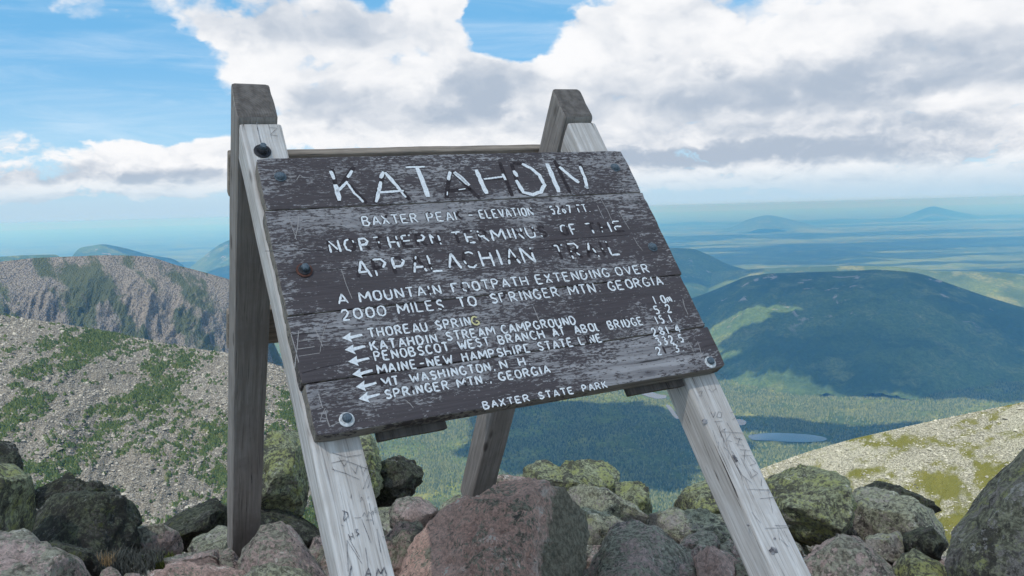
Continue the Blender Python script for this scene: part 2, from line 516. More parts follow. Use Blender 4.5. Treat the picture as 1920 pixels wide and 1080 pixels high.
# the pale talus spur on the right
veg_right = lambda G, tb: 0.40 + 0.70 * cluster(G, 14, 1, 21.0) + 0.22 * cluster(G, 4.5, 1, 2.0) + 0.42 * np.exp(-((tb - 0.36) / 0.14) ** 2)
o_r, G_r, V_r = ridge('talus_slope', [(1250, 975), (1340, 920), (1435, 875), (1510, 848), (1600, 822), (1690, 802), (1770, 785), (1850, 768), (1930, 752), (2100, 720), (2400, 680), (2800, 640)],
      [300, 310, 320, 330, 335, 340, 345, 350, 350, 350, 345, 340], 170, 130, 72, M_TALUS_R, 3.0, 520, 300, 45, 23, crag=0.9, prof=1.1, veg=veg_right)

# the summit cone below our feet: gentle at the top, then steep
r2 = np.concatenate([np.linspace(0, 9, 46), np.geomspace(9.6, 2600, 90)])
RR, TT = np.meshgrid(r2, np.linspace(-math.pi, math.pi, 361), indexing='ij')
X = RR * np.sin(TT); Y = RR * np.cos(TT)
Z = -1.46 - 0.40 * np.clip(RR - 3.4, 0, 3.2) - 0.62 * np.clip(RR - 6.6, 0, 1e9)
Z = np.where(Y < 0, np.maximum(Z, -1.46 - 0.25 * RR), Z)
Z = np.maximum(Z, VALLEY_Z - 40)
Z += 0.10 * fbm(P3(X / 0.6, Y / 0.6, 2), 4).reshape(X.shape) + 0.05 * fbm(P3(X / 8, Y / 8, 2), 3).reshape(X.shape) * np.clip(RR - 6, 0, 60)
me = mesh_np('summit_ground', np.stack([X, Y, Z], 2).reshape(-1, 3), grid_faces(*X.shape))
link('summit_ground', me, M_SUMMIT, kind='structure')


# ------------------------------------------------------------------ stones, shrubs, trees that cannot be counted
rng = np.random.RandomState(5)


def scatter(name, pts, size, kind, mat, **props):
    """one joined mesh of small solids: 'stone' (octahedra knocked out of shape) or 'cone' (little conifers)"""
    n = len(pts)
    if kind == 'stone':
        b = np.array([(1, 0, 0), (-1, 0, 0), (0, 1, 0), (0, -1, 0), (0, 0, 1), (0, 0, -1)], float)
        F = np.array([(0, 2, 4), (2, 1, 4), (1, 3, 4), (3, 0, 4), (2, 0, 5), (1, 2, 5), (3, 1, 5), (0, 3, 5)])
        V = b[None] * (0.6 + 0.6 * rng.rand(n, 6, 1)) + 0.25 * rng.normal(size=(n, 6, 3))
        V[..., 2] *= 0.62
    else:
        a = np.arange(5) * 2 * math.pi / 5
        b = np.concatenate([np.stack([np.cos(a), np.sin(a), np.zeros(5)], 1), [(0, 0, 1)]])
        F = np.array([(i, (i + 1) % 5, 5) for i in range(5)])
        V = b[None] * (0.8 + 0.4 * rng.rand(n, 6, 1))
        V[..., :2] *= 0.42 if kind == 'tree' else 0.75
    ang = rng.rand(n) * 6.283
    ca, sa = np.cos(ang)[:, None], np.sin(ang)[:, None]
    x, y = V[..., 0] * ca - V[..., 1] * sa, V[..., 0] * sa + V[..., 1] * ca
    V = np.stack([x, y, V[..., 2]], 2) * size[:, None, None] + pts[:, None, :]
    FF = (F[None] + (np.arange(n) * len(b))[:, None, None]).reshape(-1, 3)
    me = mesh_np(name, V.reshape(-1, 3), FF, smooth=False)
    a = me.attributes.new('tint', 'FLOAT', 'POINT')
    a.data.foreach_set('value', np.repeat(rng.rand(n), len(b)).astype(np.float32))
    return link(name, me, mat, kind='stuff', **props)


def tint_material(name, a, b):
    m, k = material(name)
    t = k.new('ShaderNodeAttribute', attribute_name='tint').outputs['Fac']
    c = k.mix(t, a, b)
    c = k.mix(k.mr(k.noise(k.new('ShaderNodeNewGeometry').outputs['Position'], 0.6, 3), 0.3, 0.7, 0.0, 0.35), c, tuple(0.5 * x for x in a))
    k.put(k.b.inputs['Base Color'], c); k.b.inputs['Specular IOR Level'].default_value = 0.1
    return m


M_STONE_L = tint_material('slope_stone', (0.12, 0.115, 0.10), (0.43, 0.41, 0.36))
M_STONE_R = tint_material('pale_slope_stone', (0.24, 0.235, 0.19), (0.52, 0.50, 0.41))
M_SHRUB = tint_material('shrub_green', (0.030, 0.055, 0.022), (0.095, 0.125, 0.045))
M_TREE = tint_material('tree_green', (0.060, 0.088, 0.038), (0.23, 0.25, 0.105))


def pick(G, n, cond, jit, umax=1.0):
    """random points on a ridge grid's front flank"""
    ns, nt = G.shape[:2]
    nf = nt * 3 // 4
    i = rng.rand(n) * (ns - 2); j = rng.rand(n) * (nf - 2)
    # even out by ground area
    ii, jj = i.astype(int), j.astype(int)
    fi, fj = (i - ii)[:, None], (j - jj)[:, None]
    P = (G[ii, jj] * (1 - fi) * (1 - fj) + G[ii + 1, jj] * fi * (1 - fj) + G[ii, jj + 1] * (1 - fi) * fj + G[ii + 1, jj + 1] * fi * fj)
    ok = cond[ii, jj]
    az_ = np.degrees(np.arctan2(P[:, 0], P[:, 1]))
    ok &= (np.abs(az_) < 36)
    return P[ok]


P = pick(G_l, 130000, (V_l + 0.2 * rng.normal(size=V_l.shape) < 0.50), 0)[:75000]
scatter('scree_stones', P, rng.gamma(1.8, 0.32, len(P)) + 0.25, 'stone', M_STONE_L, label='loose grey scree stones on the left mountain slope')
gm = V_l + 0.0
P = pick(G_l, 420000, (V_l + 0.22 * rng.normal(size=V_l.shape) > 0.52), 0)[:85000]
P = P[PN(P / 3.1) + 0.2 > 0]
P[:, 2] -= 0.3
scatter('mountain_shrubs', P, 1.0 + 1.9 * rng.rand(len(P)) ** 1.5, 'shrub', M_SHRUB, label='dark green dwarf conifers in patches on the left talus slope')
P = pick(G_r, 130000, (V_r + 0.15 * rng.normal(size=V_r.shape) < 0.52), 0)[:75000]
scatter('scree_stones', P, rng.gamma(1.6, 0.11, len(P)) + 0.08, 'stone', M_STONE_R, label='pale yellowish scree stones on the right mountain slope')

# near valley forest
n = 190000
aa = np.radians(rng.uniform(-20, 33, n)); dd = np.sqrt(rng.uniform(2900.0 ** 2, 6800.0 ** 2, n))
px_, py_ = dd * np.sin(aa), dd * np.cos(aa)
dens = fbm(P3(px_ / 260, py_ / 260, 31), 4) + 0.45
ok = rng.rand(n) < np.clip(dens * 1.3, 0.12, 1)
for q in pond_pts:
    c0 = q.mean(0); e1 = np.abs(q[:, :2] - c0[:2]).max(0) + 25
    ok &= (((px_ - c0[0]) / e1[0]) ** 2 + ((py_ - c0[1]) / e1[1]) ** 2) > 1.05
px_, py_ = px_[ok], py_[ok]
zz = VALLEY_Z + 34.0 * fbm(P3(px_ / 1500, py_ / 1500, 3.3), 5) * np.clip((np.hypot(px_, py_) - 1500) / 3000, 0, 1)
for q in pond_pts:
    c0 = q.mean(0); rad = np.hypot(*(q[:, :2] - c0[:2]).T).max()
    wgt = 1 - np.clip((np.hypot(px_ - c0[0], py_ - c0[1]) - rad * 1.2) / 500.0, 0, 1)
    zz = zz * (1 - wgt) + (VALLEY_Z - 0.5) * wgt
P = np.stack([px_, py_, zz - 1.0], 1)
scatter('valley_trees', P, 9.0 + 9.0 * rng.rand(len(P)), 'tree', M_TREE, label='conifer forest covering the valley floor')

# ------------------------------------------------------------------ clouds high above that shade the land
m, k = material('cloud_white')
k.n.remove(k.b)
df = k.new('ShaderNodeBsdfDiffuse'); df.inputs[0].default_value = (0.9, 0.9, 0.9, 1)
tl = k.new('ShaderNodeBsdfTranslucent'); tl.inputs[0].default_value = (0.9, 0.9, 0.9, 1)
mx = k.new('ShaderNodeMixShader'); mx.inputs[0].default_value = 0.35
k.l.new(df.outputs[0], mx.inputs[1]); k.l.new(tl.outputs[0], mx.inputs[2])
k.l.new(mx.outputs[0], k.out.inputs[0])
M_CLOUD = m
m, k = material('thin_cloud')
k.n.remove(k.b)
df = k.new('ShaderNodeBsdfTranslucent'); df.inputs[0].default_value = (0.9, 0.9, 0.9, 1)
tr = k.new('ShaderNodeBsdfTransparent')
mx = k.new('ShaderNodeMixShader'); mx.inputs[0].default_value = 0.53
k.l.new(tr.outputs[0], mx.inputs[1]); k.l.new(df.outputs[0], mx.inputs[2])
k.l.new(mx.outputs[0], k.out.inputs[0])
M_THIN = m


def cloud(px, py, D, length, width, alt, seed, rot=0.0, mat=None):
    """a cloud mesh at height alt whose shadow falls on the ground seen at photo pixel px,py"""
    g0 = at(px, py, D)
    c = g0 + SUN * ((alt - g0[2]) / SUN[2])
    u = np.linspace(0, 2 * math.pi, 97)[:-1]; ph = np.linspace(-math.pi / 2, math.pi / 2, 25)
    U, PH = np.meshgrid(ph, u, indexing='ij')
    x, y, z = np.cos(U) * np.cos(PH), np.cos(U) * np.sin(PH), np.sin(U)
    Pn = np.stack([x, y, z], 2).reshape(-1, 3)
    rad = 1 + 0.42 * fbm(Pn * 1.7 + seed * 3.1, 6, 0.62)
    Pn = Pn * rad[:, None] * np.array([length / 2, width / 2, min(length, width) * 0.16])
    Pn[:, 2] = np.where(Pn[:, 2] < 0, Pn[:, 2] * 0.3, Pn[:, 2])
    cr, sr = math.cos(rot), math.sin(rot)
    Pn = np.stack([Pn[:, 0] * cr - Pn[:, 1] * sr, Pn[:, 0] * sr + Pn[:, 1] * cr, Pn[:, 2]], 1)
    nph, nu = len(ph), len(u)
    F = []
    for i in range(nph - 1):
        for j in range(nu):
            F.append((i * nu + j, i * nu + (j + 1) % nu, (i + 1) * nu + (j + 1) % nu, (i + 1) * nu + j))
    link('cloud', mesh_np('cloud', Pn, F), mat or M_CLOUD, loc=tuple(c), kind='structure')


cloud(960, 900, 12.0, 330, 330, 1900, 31, mat=M_THIN)  # small thin cloud out of view, added to soften the sun over the summit
cloud(1810, 640, 7300, 3600, 1900, 3300, 1, 0.1)
cloud(1590, 655, 7000, 1500, 900, 3300, 41)
cloud(1880, 600, 7900, 2500, 1500, 3300, 42)
cloud(1610, 535, 8300, 4800, 1300, 3300, 2, -0.1)
cloud(1870, 700, 6400, 1500, 700, 3200, 3)
cloud(1090, 790, 4700, 1350, 1500, 3000, 4, 0.3)
cloud(1160, 860, 4050, 700, 620, 2800, 5, 0.2)
cloud(1420, 775, 5000, 800, 330, 3000, 6, -0.2)
cloud(1620, 790, 4900, 1000, 330, 3000, 7, 0.1)
cloud(1300, 470, 12300, 3800, 1700, 4800, 8)
cloud(1650, 480, 15500, 9000, 1800, 5600, 9, -0.1)
cloud(1400, 455, 20000, 11000, 2500, 7000, 10)
cloud(1800, 435, 27000, 14000, 3500, 9500, 11)
cloud(1350, 430, 33000, 15000, 4000, 11500, 12)
cloud(1550, 400, 60000, 40000, 9000, 21000, 13)
for (px_c, py_c, D_c, L_c, W_c) in ((1280, 452, 21000, 5000, 900), (1500, 447, 23000, 7000, 1200), (1750, 462, 18500, 5000, 800), (1850, 470, 17000, 3500, 600), (1380, 490, 14200, 3800, 700),
                                    (1650, 487, 14500, 5200, 600), (1320, 428, 34000, 9000, 1800), (1600, 425, 36000, 14000, 2200), (1880, 432, 31000, 8000, 1500), (1450, 412, 52000, 18000, 3500),
                                    (1780, 412, 50000, 16000, 3000), (1290, 415, 46000, 12000, 2500), (1550, 462, 18800, 2500, 500), (1690, 445, 24500, 4000, 700), (1230, 440, 27000, 6000, 1000), (330, 436, 38000, 9000, 2000)):
    cloud(px_c, py_c, D_c, L_c, W_c, 2500 + D_c * 0.26, int(px_c) % 37 + 50)
cloud(300, 450, 16000, 9000, 2500, 5600, 14)
cloud(60, 440, 26000, 15000, 4000, 9500, 15)

# ------------------------------------------------------------------ haze
bm = bmesh.new()
bmesh.ops.create_cube(bm, size=1.0)
HB, HT = VALLEY_Z - 60.0, 25.0
for v in bm.verts:
    v.co = Vector((v.co.x * 372000, v.co.y * 372000, (v.co.z + 0.5) * (HT - HB) + HB))
hm = bpy.data.materials.new('haze_air')
hm.use_nodes = True
hm.node_tree.nodes.clear()
k = NT(hm.node_tree)
out = k.new('ShaderNodeOutputMaterial'); pv = k.new('ShaderNodeVolumePrincipled')
pv.inputs['Color'].default_value = (0.145, 0.48, 1.0, 1)
pv.inputs['Absorption Color'].default_value = (0.78, 0.74, 1.0, 1)
pv.inputs['Density'].default_value = 5.0e-5
pv.inputs['Anisotropy'].default_value = 0.0
k.l.new(pv.outputs[0], out.inputs['Volume'])
HAZE = link('haze', bm_mesh('haze', bm), hm, kind='stuff', label='blue summer haze over the valley and far hills')

# ------------------------------------------------------------------ the trail sign
BD = R.tolist()
_h = np.array([0.8890, -0.0919, 0.4485]); _d = np.array([-0.3132, -0.8366, 0.4495]); _P = np.array([-0.6991, -0.3525, 2.2769])
_P = 2.2769 * np.array([(478 - 960) / FPX, (297 - 540) / FPX, 1.0])
_h /= np.linalg.norm(_h); _d -= _h * (_h @ _d); _d /= np.linalg.norm(_d)
U_, V_, N_ = R @ _h, -(R @ _d), R @ np.cross(_h, _d)     # along the board, down the board, out of its face
O_ = R @ _P
# sign frame: x = along the board, y = up the board, z = out of its face
SIGN_M = Matrix(((U_[0], -V_[0], N_[0], O_[0]), (U_[1], -V_[1], N_[1], O_[1]), (U_[2], -V_[2], N_[2], O_[2]), (0, 0, 0, 1)))
sign = bpy.data.objects.new('trail_sign', None)
COL.objects.link(sign)
sign.matrix_world = SIGN_M
sign['label'] = 'weathered wooden A-frame summit sign with dark plank board and chipped white carved lettering'
sign['category'] = 'sign'


def uv(px, py, w0=0.0):
    """photo pixel -> (u, v) on the sign plane at height w0 above the board face"""
    r = ray(px, py); O = O_ + w0 * N_
    q = r * ((O @ N_) / (r @ N_)) - O
    return float(q @ U_), float(q @ V_)


def wood_material(name, pale, mid, dark, wear=0.5, paint=None, rust=False):
    """grain runs along local x"""
    m, k = material(name)
    oi = k.new('ShaderNodeObjectInfo').outputs['Random']
    co = k.vm('ADD', k.co, k.vm('SCALE', k.comb(oi, k.m('MULTIPLY', oi, 3.1), k.m('MULTIPLY', oi, 7.7)), scale=9.0))
    warp = k.vm('SCALE', k.vm('SUBTRACT', k.noise(k.mapping(co, scale=(1.3, 7, 7)), 1.0, 3, col=True), (0.5, 0.5, 0.5)), scale=0.045)
    cw = k.vm('ADD', co, warp)
    g1 = k.noise(k.mapping(cw, scale=(2.2, 70, 70)), 1.0, 6, 0.62)
    g2 = k.noise(k.mapping(cw, scale=(5.0, 240, 240)), 1.0, 4, 0.6)
    g3 = k.noise(k.mapping(cw, scale=(1.1, 22, 22)), 1.0, 3, 0.5)
    blot = k.noise(co, 9.0, 5, 0.6)
    c = k.mix(k.mr(g1, 0.35, 0.68), pale, mid)
    c = k.mix(k.mr(blot, 0.40, 0.68, 0.0, 0.6), c, mid)
    c = k.mix(k.mr(g2, 0.52, 0.72, 0.0, 0.55), c, dark)
    crack = k.mr(k.m('ADD', g1, k.m('MULTIPLY', g3, 0.5)), 0.93, 0.985)
    c = k.mix(crack, c, tuple(0.35 * x for x in dark))
    # knots
    kn = k.vor(k.mapping(co, scale=(3.2, 8, 8)), 1.0)
    c = k.mix(k.mr(kn, 0.05, 0.13, 0.8, 0.0), c, dark)
    hgt = k.m('SUBTRACT', k.m('ADD', k.m('MULTIPLY', g1, -0.6), k.m('MULTIPLY', g2, -0.35)), crack)
    if paint:
        z1 = k.noise(k.mapping(cw, scale=(42, 190, 60)), 1.0, 7, 0.72)
        z2 = k.noise(k.mapping(cw, scale=(90, 210, 60)), 1.0, 4, 0.68)
        z3 = k.noise(k.mapping(co, scale=(3.0, 6.5, 5)), 1.0, 4, 0.6)
        z4 = k.noise(co, 60.0, 3, 0.6)
        pz = k.m('ADD', k.m('ADD', k.m('MULTIPLY', z1, 0.50), k.m('MULTIPLY', z2, 0.30)), k.m('ADD', k.m('MULTIPLY', z3, 0.48), k.m('MULTIPLY', z4, 0.10)))
        msk = k.mr(pz, wear - 0.022, wear + 0.022)
        pc = k.mix(k.mr(g2, 0.3, 0.7), paint, tuple(x * 1.7 for x in paint))
        c = k.mix(k.m('MULTIPLY', msk, 0.95), c, pc)
        hgt = k.m('ADD', hgt, k.m('MULTIPLY', msk, 0.35))
    k.put(k.b.inputs['Base Color'], c)
    k.b.inputs['Roughness'].default_value = 0.75 if paint else 0.85
    k.b.inputs['Specular IOR Level'].default_value = 0.35 if paint else 0.2
    bump(k, hgt, 0.55, 0.004)
    return m


M_BOARD = wood_material('painted_board', (0.35, 0.34, 0.355), (0.20, 0.19, 0.20), (0.085, 0.080, 0.09), 0.668, (0.042, 0.034, 0.038))
M_EDGE = wood_material('board_edge', (0.26, 0.23, 0.20), (0.17, 0.15, 0.13), (0.06, 0.05, 0.045), 0.74, (0.04, 0.032, 0.033))
M_BATTEN_SHADED = wood_material('shade_darkened_batten', (0.12, 0.105, 0.095), (0.075, 0.065, 0.06), (0.03, 0.026, 0.025))  # batten colour darkened to stand in for the shade below the board
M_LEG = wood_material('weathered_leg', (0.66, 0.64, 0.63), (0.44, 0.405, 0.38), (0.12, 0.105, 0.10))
M_REAR_SHADED = wood_material('weathered_rear_leg_shaded', (0.34, 0.31, 0.29), (0.22, 0.195, 0.18), (0.08, 0.068, 0.062))  # same leg wood, painted darker to imitate shade on its underside
M_RAIL = wood_material('back_rail', (0.36, 0.30, 0.25), (0.20, 0.17, 0.145), (0.06, 0.05, 0.045))


def endgrain_material():
    m, k = material('end_grain')
    co = k.co
    ringv = k.vm('LENGTH', k.mapping(k.vm('ADD', co, k.vm('SCALE', k.noise(co, 9, 3, col=True), scale=0.02)), loc=(0.02, 0.01, 0.0)))
    rings = k.m('SINE', k.m('MULTIPLY', ringv, 900.0))
    n_ = k.noise(co, 35, 6, 0.65)
    c = k.mix(k.mr(n_, 0.3, 0.7), (0.10, 0.088, 0.083), (0.20, 0.18, 0.168))
    c = k.mix(k.mr(rings, -1, 1, 0.0, 0.3), c, (0.07, 0.06, 0.055))
    rad = k.vor(k.mapping(co, scale=(60, 14, 14)), 1.0)
    c = k.mix(k.mr(rad, 0.0, 0.10, 0.6, 0), c, (0.04, 0.035, 0.035))
    k.put(k.b.inputs['Base Color'], c)
    bump(k, k.m('ADD', n_, k.m('MULTIPLY', rings, 0.1)), 0.5, 0.003)
    return m


M_END = endgrain_material()


def beam(name, profile, x0, x1, mat, parent, M=None, bev=0.004, wob=0.0, seed=0, segs=1, end_mat=None, end_face=None, **props):
    """prism: profile (list of 2D points) extruded along the third axis; every edge bevelled.
       profile lies in local (x, z); extrusion along y from x0 to x1"""
    bm = bmesh.new()
    a = [bm.verts.new((p[0], x0, p[1])) for p in profile]
    b = [bm.verts.new((p[0], x1, p[1])) for p in profile]
    n = len(profile)
    bm.faces.new(a); bm.faces.new(b[::-1])
    for i in range(n):
        bm.faces.new((a[i], b[i], b[(i + 1) % n], a[(i + 1) % n]))
    bmesh.ops.recalc_face_normals(bm, faces=bm.faces)
    if bev > 0:
        bmesh.ops.bevel(bm, geom=list(bm.edges), offset=bev, segments=2, profile=0.6, affect='EDGES')
    if wob > 0:
        for _ in range(4):
            es = [e for e in bm.edges if e.calc_length() > 0.055]
            if not es: break
            bmesh.ops.subdivide_edges(bm, edges=es, cuts=1, use_grid_fill=True)
        bmesh.ops.triangulate(bm, faces=[f for f in bm.faces if len(f.verts) > 4])
        co = np.array([v.co for v in bm.verts])
        d = np.stack([fbm(co * 16 + seed * 7 + 31 * i, 3) for i in range(3)], 1) * wob
        for v, dv in zip(bm.verts, d): v.co += Vector(dv)
    me = bm_mesh(name, bm)
    me.materials.append(mat)
    if end_mat:
        me.materials.append(end_mat)
        nf = Vector(end_face)
        for f in me.polygons:
            if f.normal.dot(nf) > 0.93: f.material_index = 1
    o = link(name, me, parent=parent, **props)
    if M is not None: o.matrix_local = M
    return o


def frame(ox, X, Yv, Z):
    return Matrix(((X[0], Yv[0], Z[0], ox[0]), (X[1], Yv[1], Z[1], ox[1]), (X[2], Yv[2], Z[2], ox[2]), (0, 0, 0, 1)))


# board planks: local frame = sign frame shifted; x along grain
BT = 0.044
seams = [0.0, 0.1785, 0.5025, 0.690, 0.826]
inset = [(0.0, 1.200), (-0.008, 1.203), (-0.010, 1.194), (-0.006, 1.200)]
for i in range(4):
    v0, v1 = seams[i] + (0.0012 if i else 0), seams[i + 1] - (0.0012 if i < 3 else 0)
    bm = bmesh.new()
    bmesh.ops.create_cube(bm, size=1.0)
    for v in bm.verts:
        v.co = Vector((v.co.x * (inset[i][1] - inset[i][0]), v.co.y * (v1 - v0), v.co.z * BT))
    bmesh.ops.bevel(bm, geom=list(bm.edges), offset=0.0045, segments=2, profile=0.6, affect='EDGES')
    # worn corners
    for _ in range(5):
        es = [e for e in bm.edges if e.calc_length() > 0.035]
        if not es: break
        bmesh.ops.subdivide_edges(bm, edges=es, cuts=1, use_grid_fill=True)
    bmesh.ops.triangulate(bm, faces=[f for f in bm.faces if len(f.verts) > 4])
    hx, hy = (inset[i][1] - inset[i][0]) / 2, (v1 - v0) / 2
    co = np.array([v.co for v in bm.verts])
    wv_ = fbm(co * np.array([7, 40, 40]) + i * 5, 3) * 0.0016
    for v, q in zip(bm.verts, wv_):
        ex = min(hx - abs(v.co.x), 0.05)
        v.co.x += q * 1.6 * (1 if abs(v.co.x) > hx - 0.01 else 0)
        v.co.y += q * (0.9 if abs(v.co.y) > hy - 0.01 else 0) * (1 if (i, v.co.y > 0) in ((0, True), (3, False)) else 0.5)
        rc = 0.018                                  # rounded outer corners of the board
        if i in (0, 3):
            yy = v.co.y if i == 0 else -v.co.y
            cxr, cyr = hx - rc, hy - rc
            if abs(v.co.x) > cxr and yy > cyr:
                dx, dy = abs(v.co.x) - cxr, yy - cyr
                L = math.hypot(dx, dy)
                if L > rc:
                    dx, dy = dx * rc / L, dy * rc / L
                    v.co.x = math.copysign(cxr + dx, v.co.x); v.co.y = (cyr + dy) * (1 if i == 0 else -1)
    me = bm_mesh('plank', bm)
    me.materials.append(M_BOARD); me.materials.append(M_EDGE)
    for f in me.polygons:
        if f.normal.z < 0.75: f.material_index = 1
    o = link('plank', me, parent=sign)
    o.location = ((inset[i][0] + inset[i][1]) / 2, -(v0 + v1) / 2, -BT / 2)

# front legs; profile in the side plane (v, w), extruded along u
LEGF, LEGB = -0.046, -0.150
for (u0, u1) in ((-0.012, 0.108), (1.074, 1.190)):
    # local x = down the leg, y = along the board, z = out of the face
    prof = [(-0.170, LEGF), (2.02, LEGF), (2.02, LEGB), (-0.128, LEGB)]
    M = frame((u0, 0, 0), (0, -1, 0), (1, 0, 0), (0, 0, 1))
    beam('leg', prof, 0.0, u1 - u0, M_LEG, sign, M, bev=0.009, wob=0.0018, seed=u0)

# rear legs: run back and down from the apex; local x = down the leg
rd = np.array([0.375, -0.927]); rd /= np.linalg.norm(rd)          # (v, w)
up_ = np.array([-rd[1] * -1, 0]) if False else np.array([rd[1], -rd[0]])  # perpendicular, towards the sky/back
RT = 0.126
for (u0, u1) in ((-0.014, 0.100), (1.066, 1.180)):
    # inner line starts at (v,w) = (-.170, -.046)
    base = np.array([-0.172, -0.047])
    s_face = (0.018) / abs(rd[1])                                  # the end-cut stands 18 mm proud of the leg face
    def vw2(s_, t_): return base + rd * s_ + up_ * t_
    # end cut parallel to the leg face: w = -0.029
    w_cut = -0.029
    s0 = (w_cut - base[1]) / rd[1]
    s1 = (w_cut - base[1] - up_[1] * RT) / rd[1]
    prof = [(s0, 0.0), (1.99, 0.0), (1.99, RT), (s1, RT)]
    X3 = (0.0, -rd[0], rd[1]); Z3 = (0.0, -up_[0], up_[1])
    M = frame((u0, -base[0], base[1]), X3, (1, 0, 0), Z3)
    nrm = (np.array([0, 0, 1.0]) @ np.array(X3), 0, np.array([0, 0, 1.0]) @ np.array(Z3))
    beam('leg', prof, 0.0, u1 - u0, M_REAR_SHADED, sign, M, bev=0.012, wob=0.0024, seed=u0 + 3, end_mat=M_END, end_face=nrm)
    REAR = (base, rd, up_)


def rear_pt(s_, t_):
    b = base + rd * s_ + up_ * t_
    return b


# back planks nailed across the rear legs
for (sa, sb, name) in ((0.165, 0.315, 'back_plank'), (0.775, 0.935, 'back_plank')):
    prof = [(sa, RT + 0.001), (sb, RT + 0.001), (sb, RT + 0.037), (sa, RT + 0.037)]
    X3 = (0.0, -rd[0], rd[1]); Z3 = (0.0, -up_[0], up_[1])
    # local x should run along the plank for the grain
    bm = bmesh.new(); bmesh.ops.create_cube(bm, size=1.0)
    for v in bm.verts:
        v.co = Vector((v.co.x * 1.196, v.co.y * (sb - sa), v.co.z * 0.036))
    bmesh.ops.bevel(bm, geom=list(bm.edges), offset=0.008, segments=3, profile=0.6, affect='EDGES')
    for _ in range(5):
        es = [e for e in bm.edges if e.calc_length() > 0.07]
        if not es: break
        bmesh.ops.subdivide_edges(bm, edges=es, cuts=1, use_grid_fill=True)
    bmesh.ops.triangulate(bm, faces=[f for f in bm.faces if len(f.verts) > 4])
    co = np.array([v.co for v in bm.verts]); dz = fbm(co * np.array([6, 20, 20]), 3)
    for v, q in zip(bm.verts, dz): v.co += Vector((0, q * 0.004, q * 0.002))
    c = base + rd * (sa + sb) / 2 + up_ * (RT + 0.0195)
    o = link(name, bm_mesh(name, bm), M_RAIL, sign)
    o.matrix_local = frame((0.583, -c[0], c[1]), (1, 0, 0), X3, tuple(-np.cross(X3, (1, 0, 0))))

# battens behind the board whose ends show under its lower edge
for (u0, u1) in ((0.150, 0.328), (0.880, 1.068)):
    prof = [(0.10, -0.0455), (0.845, -0.0455), (0.838, -0.072), (0.10, -0.072)]
    M = frame((u0, 0, 0), (0, -1, 0), (1, 0, 0), (0, 0, 1))
    beam('batten', prof, 0.0, u1 - u0, M_BATTEN_SHADED, sign, M, bev=0.004, wob=0.0012, seed=u0)


# bolts
def metal(name, col, rough, metallic=0.7):
    m, k = material(name)
    n_ = k.noise(k.co, 180, 4, 0.6)
    k.put(k.b.inputs['Base Color'], k.mix(k.mr(n_, 0.35, 0.65), col, tuple(0.55 * x for x in col)))
    k.b.inputs['Roughness'].default_value = rough; k.b.inputs['Metallic'].default_value = metallic
    bump(k, n_, 0.3, 0.001)
    return m


M_STEEL = metal('galvanised_steel', (0.13, 0.17, 0.21), 0.6, 0.3)
M_RING = metal('bright_washer', (0.72, 0.74, 0.76), 0.5, 0.1)
M_RUST = metal('rusty_washer', (0.16, 0.075, 0.06), 0.8, 0.2)
M_DARK = metal('dark_iron', (0.06, 0.06, 0.07), 0.6, 0.4)


def disc_mesh(name, r, h, seg=28, dome=0.0, hexa=False, hole=0.0):
    bm = bmesh.new()
    n = 6 if hexa else seg
    prof = [(r, 0), (r, h * 0.7), (r * 0.9, h)]
    if dome: prof += [(r * 0.7, h + dome * 0.55), (r * 0.4, h + dome * 0.9), (0.0001, h + dome)]
    elif hole: prof += [(hole, h)]
    else: prof += [(0.0001, h)]
    rings = []
    for (rr_, z) in prof:
        rings.append([bm.verts.new((rr_ * math.cos(2 * math.pi * i / n), rr_ * math.sin(2 * math.pi * i / n), z)) for i in range(n)])
    for a, b in zip(rings, rings[1:]):
        for i in range(n): bm.faces.new((a[i], a[(i + 1) % n], b[(i + 1) % n], b[i]))
    return bm_mesh(name, bm)


def bolt(px, py, wz, kind):
    u, v = uv(px, py, wz)
    if kind == 'ring':
        b = link('bolt', disc_mesh('bolt', 0.0115, 0.006, dome=0.004), M_STEEL, sign, (u, -v, wz + 0.003))
        link('washer', disc_mesh('washer', 0.0185, 0.0028), M_RING, b, (-0.0006, -0.0030, -0.003))
    elif kind == 'rust':
        b = link('bolt', disc_mesh('bolt', 0.0115, 0.011, hexa=True, dome=0.003), M_STEEL, sign, (u, -v, wz + 0.006))
        link('washer', disc_mesh('washer', 0.021, 0.004), M_RUST, b, (-0.001, -0.002, -0.006))
        link('washer', disc_mesh('washer', 0.016, 0.003), M_DARK, b, (-0.001, -0.002, -0.002))
    elif kind == 'plain':
        b = link('bolt', disc_mesh('bolt', 0.0125, 0.004, dome=0.005), M_STEEL, sign, (u, -v, wz + 0.002))
        link('washer', disc_mesh('washer', 0.0165, 0.0022), M_STEEL, b, (0.0008, -0.0008, -0.002))
    else:
        b = link('bolt', disc_mesh('bolt', 0.0165, 0.012, hexa=True), M_DARK, sign, (u, -v, wz + 0.004))
        link('washer', disc_mesh('washer', 0.024, 0.004), M_DARK, b, (0, 0, -0.004))
        link('nut', disc_mesh('nut', 0.009, 0.014), M_STEEL, b, (0, 0, 0.010))


for a in ((525, 331, 0.0005, 'plain'), (1153, 314, 0.0005, 'plain'), (571, 506, 0.0005, 'rust'), (1223, 463, 0.0005, 'plain'),
          (650, 785, 0.0005, 'ring'), (1331, 678, 0.0005, 'ring'), (492, 284, LEGF, 'nut')):
    bolt(*a)

